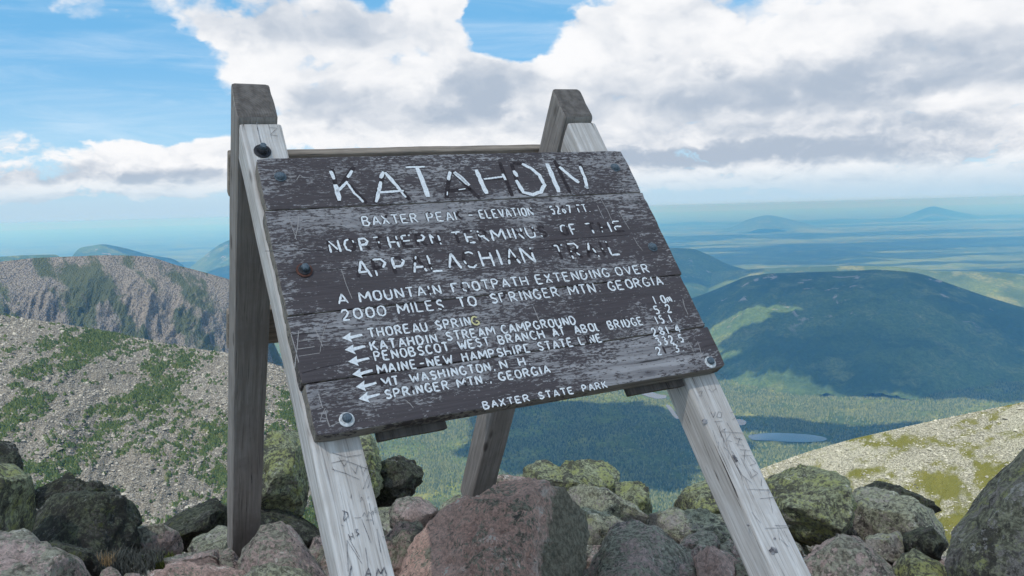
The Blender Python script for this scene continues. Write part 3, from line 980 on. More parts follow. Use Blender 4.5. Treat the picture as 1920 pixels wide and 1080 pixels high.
# ------------------------------------------------------------------ carved lettering
GLY = {
    'A': [[(0, 0), (.5, 1)], [(.5, 1), (1, 0)], [(.15, .32), (.85, .32)]],
    'B': [[(0, 0), (0, 1)], [(0, 1), (.6, 1), (.82, .78), (.6, .54), (0, .52)], [(.6, .52), (.95, .28), (.65, 0), (0, 0)]],
    'C': [[(.92, .85), (.6, 1), (.25, .95), (0, .6), (0, .35), (.25, .05), (.6, 0), (.92, .16)]],
    'D': [[(0, 0), (0, 1)], [(0, 1), (.5, 1), (.9, .7), (.92, .35), (.55, 0), (0, 0)]],
    'E': [[(0, 0), (0, 1)], [(0, 1), (.85, 1)], [(0, .52), (.7, .52)], [(0, 0), (.85, 0)]],
    'F': [[(0, 0), (0, 1)], [(0, 1), (.85, 1)], [(0, .52), (.65, .52)]],
    'G': [[(.9, .85), (.6, 1), (.25, .95), (0, .6), (0, .35), (.25, .05), (.6, 0), (.92, .15), (.92, .42)], [(.92, .42), (.55, .42)]],
    'H': [[(0, 0), (0, 1)], [(.9, 0), (.9, 1)], [(0, .5), (.9, .5)]],
    'I': [[(.5, 0), (.5, 1)]],
    'K': [[(0, 0), (0, 1)], [(.85, 1), (0, .4)], [(.28, .6), (.9, 0)]],
    'L': [[(0, 1), (0, 0)], [(0, 0), (.8, 0)]],
    'M': [[(0, 0), (0.05, 1)], [(.05, 1), (.5, .3)], [(.5, .3), (.95, 1)], [(.95, 1), (1, 0)]],
    'N': [[(0, 0), (0, 1)], [(0, 1), (.9, 0)], [(.9, 0), (.9, 1)]],
    'O': [[(.5, 1), (.15, .9), (0, .55), (.1, .15), (.48, 0), (.85, .12), (.98, .5), (.85, .9), (.5, 1)]],
    'P': [[(0, 0), (0, 1)], [(0, 1), (.6, 1), (.88, .76), (.6, .48), (0, .46)]],
    'R': [[(0, 0), (0, 1)], [(0, 1), (.6, 1), (.85, .76), (.6, .5), (0, .48)], [(.4, .48), (.92, 0)]],
    'S': [[(.88, .85), (.5, 1), (.12, .82), (.25, .56), (.75, .44), (.9, .18), (.5, 0), (.06, .14)]],
    'T': [[(0, 1), (.95, 1)], [(.48, 1), (.48, 0)]],
    'U': [[(0, 1), (0, .3), (.2, .03), (.5, 0), (.82, .1), (.9, .35), (.9, 1)]],
    'V': [[(0, 1), (.48, 0)], [(.48, 0), (.95, 1)]],
    'W': [[(0, 1), (.25, 0)], [(.25, 0), (.5, .7)], [(.5, .7), (.75, 0)], [(.75, 0), (1, 1)]],
    'X': [[(0, 0), (.9, 1)], [(0, 1), (.9, 0)]],
    'Y': [[(0, 1), (.45, .5)], [(.9, 1), (.45, .5)], [(.45, .5), (.45, 0)]],
    '0': [[(.5, 1), (.12, .85), (0, .5), (.12, .13), (.48, 0), (.85, .15), (.95, .5), (.82, .88), (.5, 1)]],
    '1': [[(.4, 0), (.4, 1)]],
    '2': [[(.05, .75), (.25, .98), (.6, .98), (.8, .72), (.6, .45), (0, 0)], [(0, 0), (.85, 0)]],
    '3': [[(.1, .95), (.55, 1), (.8, .76), (.4, .55)], [(.4, .55), (.85, .35), (.7, .05), (.3, 0), (.05, .1)]],
    '4': [[(.65, 0), (.65, 1)], [(.65, 1), (0, .35)], [(0, .35), (.95, .35)]],
    '5': [[(.8, 1), (.15, 1)], [(.15, 1), (.1, .58)], [(.1, .58), (.55, .62), (.85, .35), (.6, .02), (.05, .06)]],
    '6': [[(.7, 1), (.2, .6), (.05, .25), (.4, 0), (.8, .2), (.6, .5), (.15, .4)]],
    '7': [[(0, 1), (.85, 1)], [(.85, 1), (.3, 0)]],
    '8': [[(.5, .54), (.1, .78), (.5, 1), (.88, .78), (.5, .54), (.02, .25), (.5, 0), (.95, .25), (.5, .54)]],
    '.': [[(.3, .02), (.45, .10)]], ',': [[(.42, .1), (.3, -.16)]], '-': [[(.1, .48), (.85, .48)]],
    'm': [[(0, 0), (0, .6)], [(0, .55), (.4, .62), (.5, .1)], [(.5, .55), (.85, .6), (.9, 0)]],
}
WID = {'I': 0.28, '1': 0.5, '.': 0.35, ',': 0.35, 'M': 1.2, 'W': 1.25, ' ': 0.5}

m, k = material('white_letter_paint')
n_ = k.noise(k.co, 160, 4, 0.6)
k.put(k.b.inputs['Base Color'], k.mix(k.mr(n_, 0.3, 0.7), (0.82, 0.84, 0.86), (0.60, 0.62, 0.66)))
k.b.inputs['Roughness'].default_value = 0.6
M_WHITE = m
m, k = material('groove_wood_and_shade')
n_ = k.noise(k.co, 120, 4, 0.6)
k.put(k.b.inputs['Base Color'], k.mix(k.mr(n_, 0.3, 0.7), (0.022, 0.018, 0.022), (0.055, 0.045, 0.05)))
M_GROOVE_SHADE = m
m, k = material('yellowed_letter_paint')
k.put(k.b.inputs['Base Color'], (0.60, 0.55, 0.30))
M_YELLOW = m

lr = random.Random(11)


def ribbon(bm, pts, wdt, z, rough=0.0, mi=0, cap=True):
    """flat ribbon with irregular edges along the polyline pts (u, v)"""
    P_ = [np.array(p, float) for p in pts]
    res = [P_[0]]
    for a, b in zip(P_, P_[1:]):
        n = max(1, int(np.linalg.norm(b - a) / (wdt * 0.7)))
        for i in range(1, n + 1): res.append(a + (b - a) * i / n)
    L, Rr = [], []
    for i, p in enumerate(res):
        t = res[min(i + 1, len(res) - 1)] - res[max(i - 1, 0)]
        t = t / (np.linalg.norm(t) + 1e-9); nn = np.array([-t[1], t[0]])
        e = 0.72 if i in (0, len(res) - 1) else 1.0
        a = wdt / 2 * e * (1 + lr.uniform(-rough, rough)); b = wdt / 2 * e * (1 + lr.uniform(-rough, rough))
        q1, q2 = p + nn * a, p - nn * b
        L.append(bm.verts.new((q1[0], -q1[1], z))); Rr.append(bm.verts.new((q2[0], -q2[1], z)))
    for i in range(len(res) - 1):
        f = bm.faces.new((L[i], Rr[i], Rr[i + 1], L[i + 1])); f.material_index = mi


def flip_up(bm, nz=1):
    for f in bm.faces:
        f.normal_update()
        if f.normal.z * nz < 0: f.normal_flip()


def word_strokes(text, u0, u1, v0, hgt):
    ws = [WID.get(c, 0.86) for c in text]
    gap = 0.38
    tot = sum(ws) + gap * (len(ws) - 1)
    sc = (u1 - u0) / tot
    x = u0; out = []
    for c, w_ in zip(text, ws):
        sts = []
        for st in GLY.get(c, []):
            jx, jy = lr.uniform(-.03, .03), lr.uniform(-.03, .03)
            sts.append([(x + (p[0] + jx) * w_ * sc if c not in 'I1.,' else x + (p[0]) * w_ * sc, v0 - (p[1] + jy) * hgt) for p in st])
        if sts: out.append((c, sts))
        x += (w_ + gap) * sc
    return out


def lettering(words, base_px, h_px, keep, wd, groove=1.25, yellow=(), single=False):
    """words: (text, x0, x1) in photo pixels on the line through base_px that runs along the planks"""
    vpx, vpy = 4072.0, 219.0
    sl_ = (vpy - base_px[1]) / (vpx - base_px[0])
    u0b, v0b = uv(*base_px)
    _, vt = uv(base_px[0], base_px[1] - h_px * 1.02)
    hgt = v0b - vt
    bms = [bmesh.new()]
    for wi, (text, x0, x1) in enumerate(words):
        ua, _ = uv(x0, base_px[1] + sl_ * (x0 - base_px[0])); ub, _ = uv(x1, base_px[1] + sl_ * (x1 - base_px[0]))
        kp = keep[wi] if isinstance(keep, (list, tuple)) else keep
        for ch, sts in word_strokes(text, ua, ub, v0b, hgt):
            if single and bms[-1].verts: bms.append(bmesh.new())
            bm = bms[-1]
            for st in sts:
                if groove > 0: ribbon(bm, [(p[0] - 0.0010, p[1] - 0.0012) for p in st], wd * (groove + 0.15), 0.0004, 0.12, 0)  # flat dark groove strip, shifted sideways to imitate the shaded edge of carving
                mi = 2 if wi in yellow else 1
                # white paint survives in pieces of the stroke
                P_ = [np.array(p) for p in st]; segs = []
                for a, b in zip(P_, P_[1:]):
                    n = max(1, int(np.linalg.norm(b - a) / 0.0055))
                    for i in range(n): segs.append((a + (b - a) * i / n, a + (b - a) * (i + 1) / n))
                run = []; on = lr.random() < kp + 0.1
                for s_ in segs:
                    if lr.random() < 0.35: on = lr.random() < (kp if kp < 0.8 else 1 - (1 - kp) * 0.45)
                    if on: run = run + [s_[1]] if run else [s_[0], s_[1]]
                    elif run:
                        ribbon(bm, run, wd * lr.uniform(.75, 1.0), 0.0008, 0.28, mi); run = []
                if run: ribbon(bm, run, wd * lr.uniform(.85, 1.0), 0.0008, 0.28, mi)
    for bm in bms:
        flip_up(bm)
        me = bpy.data.meshes.new('lettering'); bm.to_mesh(me); bm.free()
        for mm in (M_GROOVE_SHADE, M_WHITE, M_YELLOW): me.materials.append(mm)
        o = link('letter' if single else 'lettering', me, parent=sign)
        if not single: o['kind'] = 'stuff'


# the big name, stroke by stroke (photo pixels): groove, then what is left of the paint
def c1(x, y): return (400 + x / 3.6, 140 + y / 3.6)
def c2(x, y): return (850 + x / 3.6, 140 + y / 3.6)


TITLE_G = [[c1(800, 635), c1(850, 862)], [c1(950, 622), c1(842, 780)], [c1(900, 728), c1(1035, 868)],
           [c1(1150, 650), c1(1093, 868)], [c1(1150, 650), c1(1328, 848)], [c1(1118, 795), c1(1290, 785)],
           [c1(1300, 624), c1(1428, 620)], [c1(1372, 622), c1(1452, 830)],
           [c1(1598, 650), c1(1572, 832)], [c1(1610, 650), c1(1795, 835)], [c1(1585, 785), c1(1740, 770)],
           [c2(150, 640), c2(225, 808)], [c2(200, 705), c2(355, 695)], [c2(312, 590), c2(398, 822)],
           [c2(392, 600), c2(455, 800)], [c2(400, 600), c2(470, 600), c2(555, 650), c2(612, 735), c2(595, 790), c2(535, 812), c2(470, 800), c2(425, 720)],
           [c2(632, 598), c2(710, 795)], [c2(682, 580), c2(790, 800)], [c2(700, 605), c2(850, 735)], [c2(855, 600), c2(908, 780)]]
TITLE_W = [([c1(790, 650), c1(815, 708)], .0070), ([c1(822, 742), c1(838, 800), c1(850, 852)], .0085), ([c1(938, 648), c1(905, 695)], .0062), ([c1(905, 722), c1(868, 760), c1(832, 790)], .0052),
           ([c1(905, 735), c1(950, 800), c1(985, 830), c1(1012, 862)], .0045),
           ([c1(1148, 655), c1(1128, 700)], .0065), ([c1(1130, 722), c1(1115, 800), c1(1098, 862)], .0068), ([c1(1158, 660), c1(1215, 725), c1(1262, 780)], .0072), ([c1(1262, 785), c1(1300, 830)], .0040), ([c1(1112, 795), c1(1190, 792), c1(1285, 783)], .0048),
           ([c1(1298, 626), c1(1428, 622)], .0042), ([c1(1372, 628), c1(1405, 700), c1(1430, 770), c1(1450, 826)], .0098),
           ([c1(1598, 655), c1(1585, 712)], .0062), ([c1(1625, 658), c1(1680, 705), c1(1728, 748)], .0085), ([c1(1655, 778), c1(1702, 770)], .0022), ([c1(1580, 790), c1(1578, 815)], .0025),
           ([c2(8, 662), c2(45, 690), c2(100, 745)], .0040), ([c2(152, 642), c2(185, 715), c2(225, 805)], .0092), ([c2(205, 706), c2(330, 690)], .0040), ([c2(332, 670), c2(352, 712)], .0060),
           ([c2(405, 648), c2(432, 690)], .0085), ([c2(462, 603), c2(520, 630), c2(580, 680), c2(614, 745), c2(590, 792), c2(535, 810), c2(472, 795), c2(425, 712)], .0080),
           ([c2(630, 600), c2(665, 680), c2(690, 740), c2(712, 795)], .0100), ([c2(715, 622), c2(780, 680), c2(848, 730)], .0078), ([c2(852, 618), c2(885, 690), c2(905, 772)], .0072), ([c2(885, 755), c2(912, 765)], .0080)]
for gi_, wi_ in (((0, 1, 2), (0, 1, 2, 3, 4)), ((3, 4, 5), (5, 6, 7, 8, 9)), ((6, 7), (10, 11)), ((8, 9, 10), (12, 13, 14, 15, 16)), ((11, 12, 13), (17, 18, 19)),
                 ((14, 15), (20, 21)), ((16,), (22,)), ((17, 18, 19), (23, 24, 25))):
    bm = bmesh.new()
    for q in gi_: ribbon(bm, [uv(*p) for p in TITLE_G[q]], 0.0135, 0.0004, 0.10, 0)
    for q in wi_: ribbon(bm, [uv(*p) for p in TITLE_W[q][0]], TITLE_W[q][1] * 1.55, 0.0008, 0.22, 1)
    flip_up(bm)
    me = bpy.data.meshes.new('letter'); bm.to_mesh(me); bm.free()
    me.materials.append(M_GROOVE_SHADE); me.materials.append(M_WHITE)
    link('letter', me, parent=sign)

lettering([('BAXTER', 682, 785), ('PEAK', 804, 868), ('-', 880, 890), ('ELEVATION', 902, 1001), ('5267', 1035, 1074), ('FT.', 1086, 1108)], (682, 423), 16, [.88, .84, .6, .88, .62, .60], 0.0054)
lettering([('NORTHERN', 621, 829), ('TERMINUS', 853, 1029), ('OF', 1056, 1086), ('THE', 1104, 1174)], (621, 474), 22, [.62, .60, .70, .50], 0.0068, single=True)
lettering([('APPALACHIAN', 672, 1005), ('TRAIL', 1046, 1166)], (672, 521), 31, [.74, .66], 0.0072, single=True)
lettering([('A', 636, 653), ('MOUNTAIN', 676, 829), ('FOOTPATH', 850, 992), ('EXTENDING', 1008, 1144), ('OVER', 1158, 1219)], (636, 570.5), 18, [.97, .97, .90, .93, .97], 0.0056, 1.1)
lettering([('2000', 643, 726), ('MILES', 748, 834), ('TO', 861, 895), ('SPRINGER', 923, 1050), ('MTN.', 1069, 1128), ('GEORGIA', 1144, 1244)], (645, 600.5), 19, [.96, .92, .90, .95, .95, .88], 0.0056, 1.1)
lettering([('THOREAU', 693, 803), ('SPRIN', 819, 884), ('G', 887, 900)], (693, 633.5), 16.5, [1, 1, 1], 0.0056, 1.1, yellow=(2,))
lettering([('KATAHDIN', 697, 821), ('STREAM', 839, 929), ('CAMPGROUND', 943, 1081)], (697, 657.5), 16.5, [.92, .94, .95], 0.0056, 1.1)
lettering([('PENOBSCOT', 704, 843), ('WEST', 862, 919), ('BRANCH', 937, 1022), ('AT', 1039, 1061), ('ABOL', 1080, 1129), ('BRIDGE', 1143, 1207)], (704, 677), 16.5, [.97, .95, .92, .97, .92, .90], 0.0056, 1.1)
lettering([('MAINE-NEW', 710, 850), ('HAMPSHIRE', 869, 996), ('STATE', 1011, 1076), ('LINE', 1089, 1130)], (710, 701), 16.5, [.96, .86, .86, .70], 0.0056, 1.1)
lettering([('MT', 717, 749), ('WASHINGTON,', 771, 930), ('N', 940, 953), ('H.', 975, 996)], (717, 725.5), 16, [.97, .92, .97, .97], 0.0056, 1.1)
lettering([('SPRINGER', 724, 843), ('MTN.,', 860, 923), ('GEORGIA', 938, 1032)], (724, 748), 16, [.96, .86, .93], 0.0056, 1.1)
lettering([('BAXTER', 908, 994), ('STATE', 1012, 1077), ('PARK', 1094, 1140)], (908, 767), 13, [.93, .90, .93], 0.0046, 1.05)
for (t, x0, x1, yb, kp) in (('1.0m.', 1228, 1267, 570, .95), ('5.2', 1230, 1261, 589, .95), ('15.1', 1232, 1262, 608, .95), ('281.4', 1225, 1278, 630.5, .80), ('332.5', 1233, 1284, 648, .92), ('21 3.', 1233, 1284, 666, .75)):
    lettering([(t, x0, x1)], (x0, yb), 14.5, kp, 0.0056, 1.1)

# arrows: barbed heads and a tapering shaft
for (tx, ty) in ((641, 634.7), (646.4, 656.8), (653.4, 679), (659.5, 702.5), (666.5, 726.2), (672.5, 747.5)):
    bm = bmesh.new()
    u0, v0 = uv(tx, ty)
    sc = 0.056
    head = [(0, 0), (.44, -.24), (.38, -.07), (.50, -.04), (.50, .07), (.36, .09), (.42, .26)]
    for grp in (head, [(.40, -.055), (.80, -.11), (.94, -.10), (.94, .0), (.80, .02), (.40, .085)]):
        vs = [bm.verts.new((u0 + (x + lr.uniform(-.02, .02)) * sc, -(v0 + (y + lr.uniform(-.02, .02)) * sc), 0.0008 + (0.0002 if grp is head else 0))) for x, y in grp]
        c0 = bm.verts.new(tuple(sum((v.co for v in vs), Vector()) / len(vs)))
        for i in range(len(vs)): bm.faces.new((c0, vs[i], vs[(i + 1) % len(vs)]))
    flip_up(bm)
    me = bpy.data.meshes.new('arrow'); bm.to_mesh(me); bm.free()
    link('arrow', me, M_WHITE, sign)

# cracks and scratches in the board, graffiti cut into the legs
m, k = material('scratch_pale'); k.put(k.b.inputs['Base Color'], (0.33, 0.31, 0.31)); M_SCR = m
bm = bmesh.new()


def scr(pts, wd, w0=0.0, mi=0, z=0.0005):
    P_ = [uv(*p, w0) for p in pts]
    ribbon(bm, P_, wd, w0 + z, 0.35, mi)


for st in ([(497, 471), (560, 470), (640, 470)], [(600, 507), (660, 502), (720, 492)], [(566, 508), (540, 512)], [(1000, 454), (1080, 447), (1180, 440)], [(1000, 467), (1060, 465)],
           [(566, 700), (600, 690), (640, 682)], [(1180, 640), (1240, 622), (1322, 606)], [(940, 690), (1060, 668)], [(700, 378), (735, 376)], [(1020, 300), (1100, 298)], [(1150, 296), (1165, 310)],
           [(540, 296), (548, 304), (560, 304)]):
    scr(st, 0.0016, mi=0)
for x0, y0, x1, y1 in ((541, 405, 556, 450), (556, 440, 548, 430), (560, 405, 553, 448), (1125, 370, 1150, 420), (1120, 385, 1132, 410), (640, 505, 660, 560), (1000, 575, 1010, 600), (545, 625, 560, 680), (560, 620, 552, 690),
                       (590, 615, 605, 650), (612, 605, 600, 660), (597, 738, 605, 765), (618, 735, 604, 740), (600, 790, 610, 765), (610, 770, 618, 800), (618, 800, 640, 790), (560, 640, 590, 636), (556, 655, 590, 650), (560, 668, 600, 662),
                       (700, 760, 735, 745), (760, 750, 775, 765), (540, 332, 556, 330), (556, 338, 562, 328), (562, 328, 572, 334), (1188, 445, 1205, 470), (1160, 395, 1180, 430), (1290, 640, 1300, 660), (1308, 640, 1316, 670), (1280, 560, 1290, 590)):
    scr([(x0, y0), ((x0 + x1) / 2 + lr.uniform(-2, 2), (y0 + y1) / 2), (x1, y1)], lr.uniform(0.0012, 0.0024), mi=1)
flip_up(bm)
me = bpy.data.meshes.new('scratches'); bm.to_mesh(me); bm.free()
me.materials.append(M_GROOVE_SHADE); me.materials.append(M_SCR)
link('scratches', me, parent=sign, kind='stuff')

m, k = material('cut_mark'); k.put(k.b.inputs['Base Color'], k.mix(k.mr(k.noise(k.co, 70, 3), 0.4, 0.6), (0.09, 0.085, 0.095), (0.30, 0.29, 0.30))); M_CUT = m


def c6(x, y): return (400 + x / 3.6, 780 + y / 3.6)
def c8(x, y): return (1150 + x / 2.7, 680 + y / 2.7)


CUTS = [  # left leg
    [c6(868, 640), c6(905, 655), c6(912, 680), c6(880, 708)], [c6(885, 640), c6(878, 705)], [c6(950, 690), c6(1000, 686)], [c6(1005, 680), c6(1020, 650), c6(1035, 685)], [c6(1040, 680), c6(1045, 645), c6(1060, 665), c6(1075, 640), c6(1078, 670)],
    [c6(1085, 625), c6(1105, 620)], [c6(1085, 640), c6(1108, 638)], [c6(1088, 625), c6(1090, 655), c6(1110, 652)], [c6(1030, 705), c6(1068, 700)],
    [c6(910, 800), c6(930, 840)], [c6(935, 790), c6(950, 828)], [c6(915, 822), c6(942, 812)], [c6(955, 770), c6(975, 768), c6(962, 788), c6(980, 795), c6(962, 812)],
    [c6(1025, 1085), c6(1045, 1028), c6(1060, 1085)], [c6(1035, 1068), c6(1056, 1066)], [c6(1098, 1080), c6(1108, 1030), c6(1128, 1065), c6(1150, 1022), c6(1166, 1078)],
    [c6(800, 250), c6(900, 280), c6(1000, 260)], [c6(795, 320), c6(880, 300), c6(1090, 375)], [c6(800, 360), c6(900, 395), c6(985, 430)], [c6(1010, 495), c6(1050, 395)], [c6(1040, 490), c6(1075, 390)], [c6(930, 350), c6(960, 390), c6(975, 340)],
    [c6(990, 330), c6(1010, 400), c6(1035, 335)], [c6(800, 345), c6(820, 380)], [c6(930, 530), c6(925, 555)], [c6(990, 580), c6(1000, 545), c6(1010, 575)], [c6(1040, 560), c6(1050, 540)], [c6(845, 280), c6(880, 340), c6(905, 300)],
    [c6(1000, 700), c6(1060, 860)], [c6(900, 840), c6(1000, 1000)], [c6(860, 735), c6(875, 745)], [c6(1140, 815), c6(1150, 822)],
    # right leg
    [c8(490, 250), c8(505, 278), c8(515, 250)], [c8(510, 300), c8(548, 296)], [c8(530, 250), c8(520, 275), c8(545, 280), c8(550, 255), c8(530, 250)], [c8(590, 255), c8(612, 250), c8(620, 275), c8(600, 290)],
    [c8(535, 320), c8(545, 380)], [c8(540, 350), c8(570, 335)], [c8(555, 385), c8(560, 430), c8(580, 450), c8(585, 490)], [c8(590, 360), c8(570, 395), c8(600, 400)], [c8(545, 350), c8(660, 358)],
    [c8(610, 380), c8(650, 390)], [c8(615, 410), c8(660, 420)], [c8(640, 380), c8(625, 425)], [c8(640, 440), c8(690, 445)], [c8(645, 470), c8(700, 470)], [c8(665, 440), c8(660, 500)], [c8(690, 480), c8(720, 510), c8(690, 520)], [c8(700, 540), c8(730, 560), c8(700, 585), c8(690, 550)],
    [c8(620, 520), c8(650, 570), c8(700, 610)], [c8(600, 450), c8(640, 520)], [c8(680, 642), c8(820, 645)], [c8(735, 640), c8(745, 665)], [c8(780, 640), c8(790, 662)], [c8(740, 690), c8(830, 682)],
    [c8(765, 840), c8(890, 835)], [c8(815, 825), c8(895, 830)], [c8(830, 850), c8(840, 900)], [c8(860, 850), c8(890, 910)], [c8(850, 740), c8(870, 790)], [c8(430, 150), c8(450, 145), c8(445, 170), c8(430, 168)], [c8(480, 135), c8(500, 150), c8(520, 130)],
    # top of the left leg
    [c1(375, 358), c1(430, 362), c1(385, 410), c1(435, 415)], [c1(285, 300), c1(300, 380), c1(322, 470)],
]
for q in range(26):
    side = q % 2
    ua = (0.0 if side == 0 else 1.086) + lr.uniform(0, .095); va = lr.uniform(0.86, 1.35)
    px0 = O_ + U_ * ua + V_ * va + N_ * LEGF
    cc = R.T @ px0; a0 = (960 + FPX * cc[0] / cc[2], 540 + FPX * cc[1] / cc[2])
    pxe = px0 + U_ * lr.uniform(-.02, .02) + V_ * lr.uniform(.015, .07); cc = R.T @ pxe
    CUTS.insert(20, [a0, (960 + FPX * cc[0] / cc[2], 540 + FPX * cc[1] / cc[2])])
bm = bmesh.new()
for i, st in enumerate(CUTS):
    wd = 0.0030 if st[0][1] > 1060 else (0.0020 if i in (0, 1, 9, 10, 11, 12, len(CUTS) - 1) else 0.0011)
    P_ = [uv(*p, LEGF) for p in st]
    P_ = [P_[0]] + [(x + lr.uniform(-.0012, .0012), y + lr.uniform(-.0012, .0012)) for x, y in P_[1:]]
    ribbon(bm, P_, wd, LEGF + 0.0022, 0.3, 0)
flip_up(bm)
me = bpy.data.meshes.new('carved_graffiti'); bm.to_mesh(me); bm.free()
link('carved_graffiti', me, M_CUT, sign, kind='stuff')

# knots on the front legs
for (px, py, rx, ry) in ((1449, 1033, .013, .009), (1321, 790, .010, .007), (1378, 860, .007, .012), (1452, 1010, .004, .003), (1402, 985, .004, .004)):
    bm = bmesh.new()
    u, v = uv(px, py, LEGF)
    cv = bm.verts.new((u, -v, LEGF + 0.0035)); rg = []
    for i in range(16):
        a = i * math.pi / 8; s_ = 1 + lr.uniform(-.25, .25)
        rg.append(bm.verts.new((u + rx * s_ * math.cos(a), -v + ry * s_ * math.sin(a), LEGF + 0.0015)))
    for i in range(16): bm.faces.new((cv, rg[i], rg[(i + 1) % 16]))
    flip_up(bm)
    me = bpy.data.meshes.new('knot'); bm.to_mesh(me); bm.free()
    link('knot', me, M_CUT, sign)


# ------------------------------------------------------------------ boulders
def rock_material(name, base_a, base_b, lichen, lich=0.5, dark=0.5, light=0.4, yel=None, yamt=0.0, lightc=(0.46, 0.45, 0.41), tone=1.0, split=False):
    m, k = material(name)
    oi = k.new('ShaderNodeObjectInfo').outputs['Random']
    geo = k.new('ShaderNodeNewGeometry')
    co = k.vm('ADD', geo.outputs['Position'], k.vm('SCALE', k.comb(oi, k.m('MULTIPLY', oi, 2.3), k.m('MULTIPLY', oi, 5.1)), scale=23.0))
    up = k.sep(geo.outputs['Normal'])[2]
    cw = k.vm('ADD', co, k.vm('SCALE', k.vm('SUBTRACT', k.noise(co, 7, 4, 0.6, col=True), (0.5, 0.5, 0.5)), scale=0.09))
    big = k.noise(cw, 3.0, 7, 0.65)
    mid = k.noise(cw, 17, 7, 0.72)
    grain = k.noise(co, 90, 5, 0.75)
    fleck = k.noise(co, 48, 6, 0.75)
    fleck2 = k.noise(k.vm('ADD', cw, (4, 9, 1)), 60, 6, 0.75)
    c = k.mix(k.mr(big, 0.32, 0.68), base_a, base_b)
    c = k.mix(k.mr(mid, 0.36, 0.64, 0.5, 0.0), c, tuple(0.58 * x for x in base_a))
    c = k.mix(k.mr(grain, 0.45, 0.62, 0.0, 0.5), c, tuple(min(1, 1.35 * x) for x in base_b))
    c = k.mix(k.mr(grain, 0.36, 0.47, 0.5, 0.0), c, tuple(0.5 * x for x in base_a))
    # crusty lichen in ragged patches, denser on top
    ln = k.m('ADD', k.m('MULTIPLY', k.noise(cw, 5.5, 9, 0.74), 0.6), k.m('MULTIPLY', fleck2, 0.4))
    lm = k.mr(k.m('ADD', ln, k.m('MULTIPLY', up, 0.04)), 0.585 - 0.20 * lich, 0.635 - 0.20 * lich)
    lc = k.mix(k.mr(fleck, 0.42, 0.58), tuple(0.45 * x for x in lichen), tuple(1.25 * x for x in lichen))
    c = k.mix(k.m('MULTIPLY', lm, 0.92), c, lc)
    if yel:
        yn = k.m('ADD', k.m('MULTIPLY', k.noise(k.vm('ADD', cw, (9, 4, 2)), 8, 9, 0.76), 0.65), k.m('MULTIPLY', fleck, 0.35))
        c = k.mix(k.m('MULTIPLY', k.mr(yn, 0.60 - 0.16 * yamt, 0.64 - 0.16 * yamt), 0.85), c, yel)
    # black crust flecks in drifts
    dr = k.m('ADD', k.m('MULTIPLY', k.noise(k.vm('ADD', co, (3, 3, 3)), 30, 7, 0.78), 0.62), k.m('MULTIPLY', k.noise(k.vm('ADD', cw, (1, 8, 3)), 4.5, 5, 0.6), 0.38))
    c = k.mix(k.m('MULTIPLY', k.mr(dr, 0.60 - 0.15 * dark, 0.63 - 0.15 * dark), 0.80), c, (0.045, 0.043, 0.042))
    # pale flecks and scars
    ws = k.m('ADD', k.m('MULTIPLY', k.noise(k.vm('ADD', co, (5, 1, 7)), 38, 7, 0.78), 0.6), k.m('MULTIPLY', k.noise(k.vm('ADD', cw, (2, 6, 3)), 6, 5, 0.65), 0.4))
    c = k.mix(k.m('MULTIPLY', k.mr(ws, 0.64 - 0.14 * light, 0.67 - 0.14 * light), 0.75), c, lightc)
    if split:   # dark crust of lichen over the right-hand face, pale scars along its border
        lx, ly, lz = k.sep(k.co)[:3]
        e = k.m('SUBTRACT', lx, k.m('MULTIPLY', k.m('SUBTRACT', lz, 0.30), 0.35))
        e = k.m('ADD', e, k.m('MULTIPLY', k.m('SUBTRACT', k.noise(co, 4.5, 8, 0.68), 0.5), 0.34))
        sm = k.mr(e, 0.085, 0.125)
        dk = k.mix(k.mr(fleck, 0.38, 0.62), (0.075, 0.076, 0.056), (0.20, 0.19, 0.145))
        dk = k.mix(k.mr(k.noise(cw, 6, 6, 0.7), 0.60, 0.70), dk, (0.19, 0.135, 0.11))
        c = k.mix(k.m('MULTIPLY', sm, 0.92), c, dk)
        bd = k.m('MULTIPLY', k.mr(k.m('ABSOLUTE', k.m('SUBTRACT', e, 0.075)), 0.0, 0.035, 1.0, 0.0), k.mr(mid, 0.47, 0.56))
        c = k.mix(k.m('MULTIPLY', bd, 0.7), c, (0.50, 0.44, 0.40))
    c = k.vm('SCALE', c, scale=tone)
    k.put(k.b.inputs['Base Color'], c)
    k.b.inputs['Roughness'].default_value = 0.95
    h_ = k.m('ADD', k.m('ADD', k.m('MULTIPLY', big, 1.0), k.m('MULTIPLY', mid, 1.1)), k.m('ADD', k.m('MULTIPLY', grain, 0.22), k.m('MULTIPLY', fleck, 0.35)))
    bump(k, h_, 1.0, 0.055)
    return m


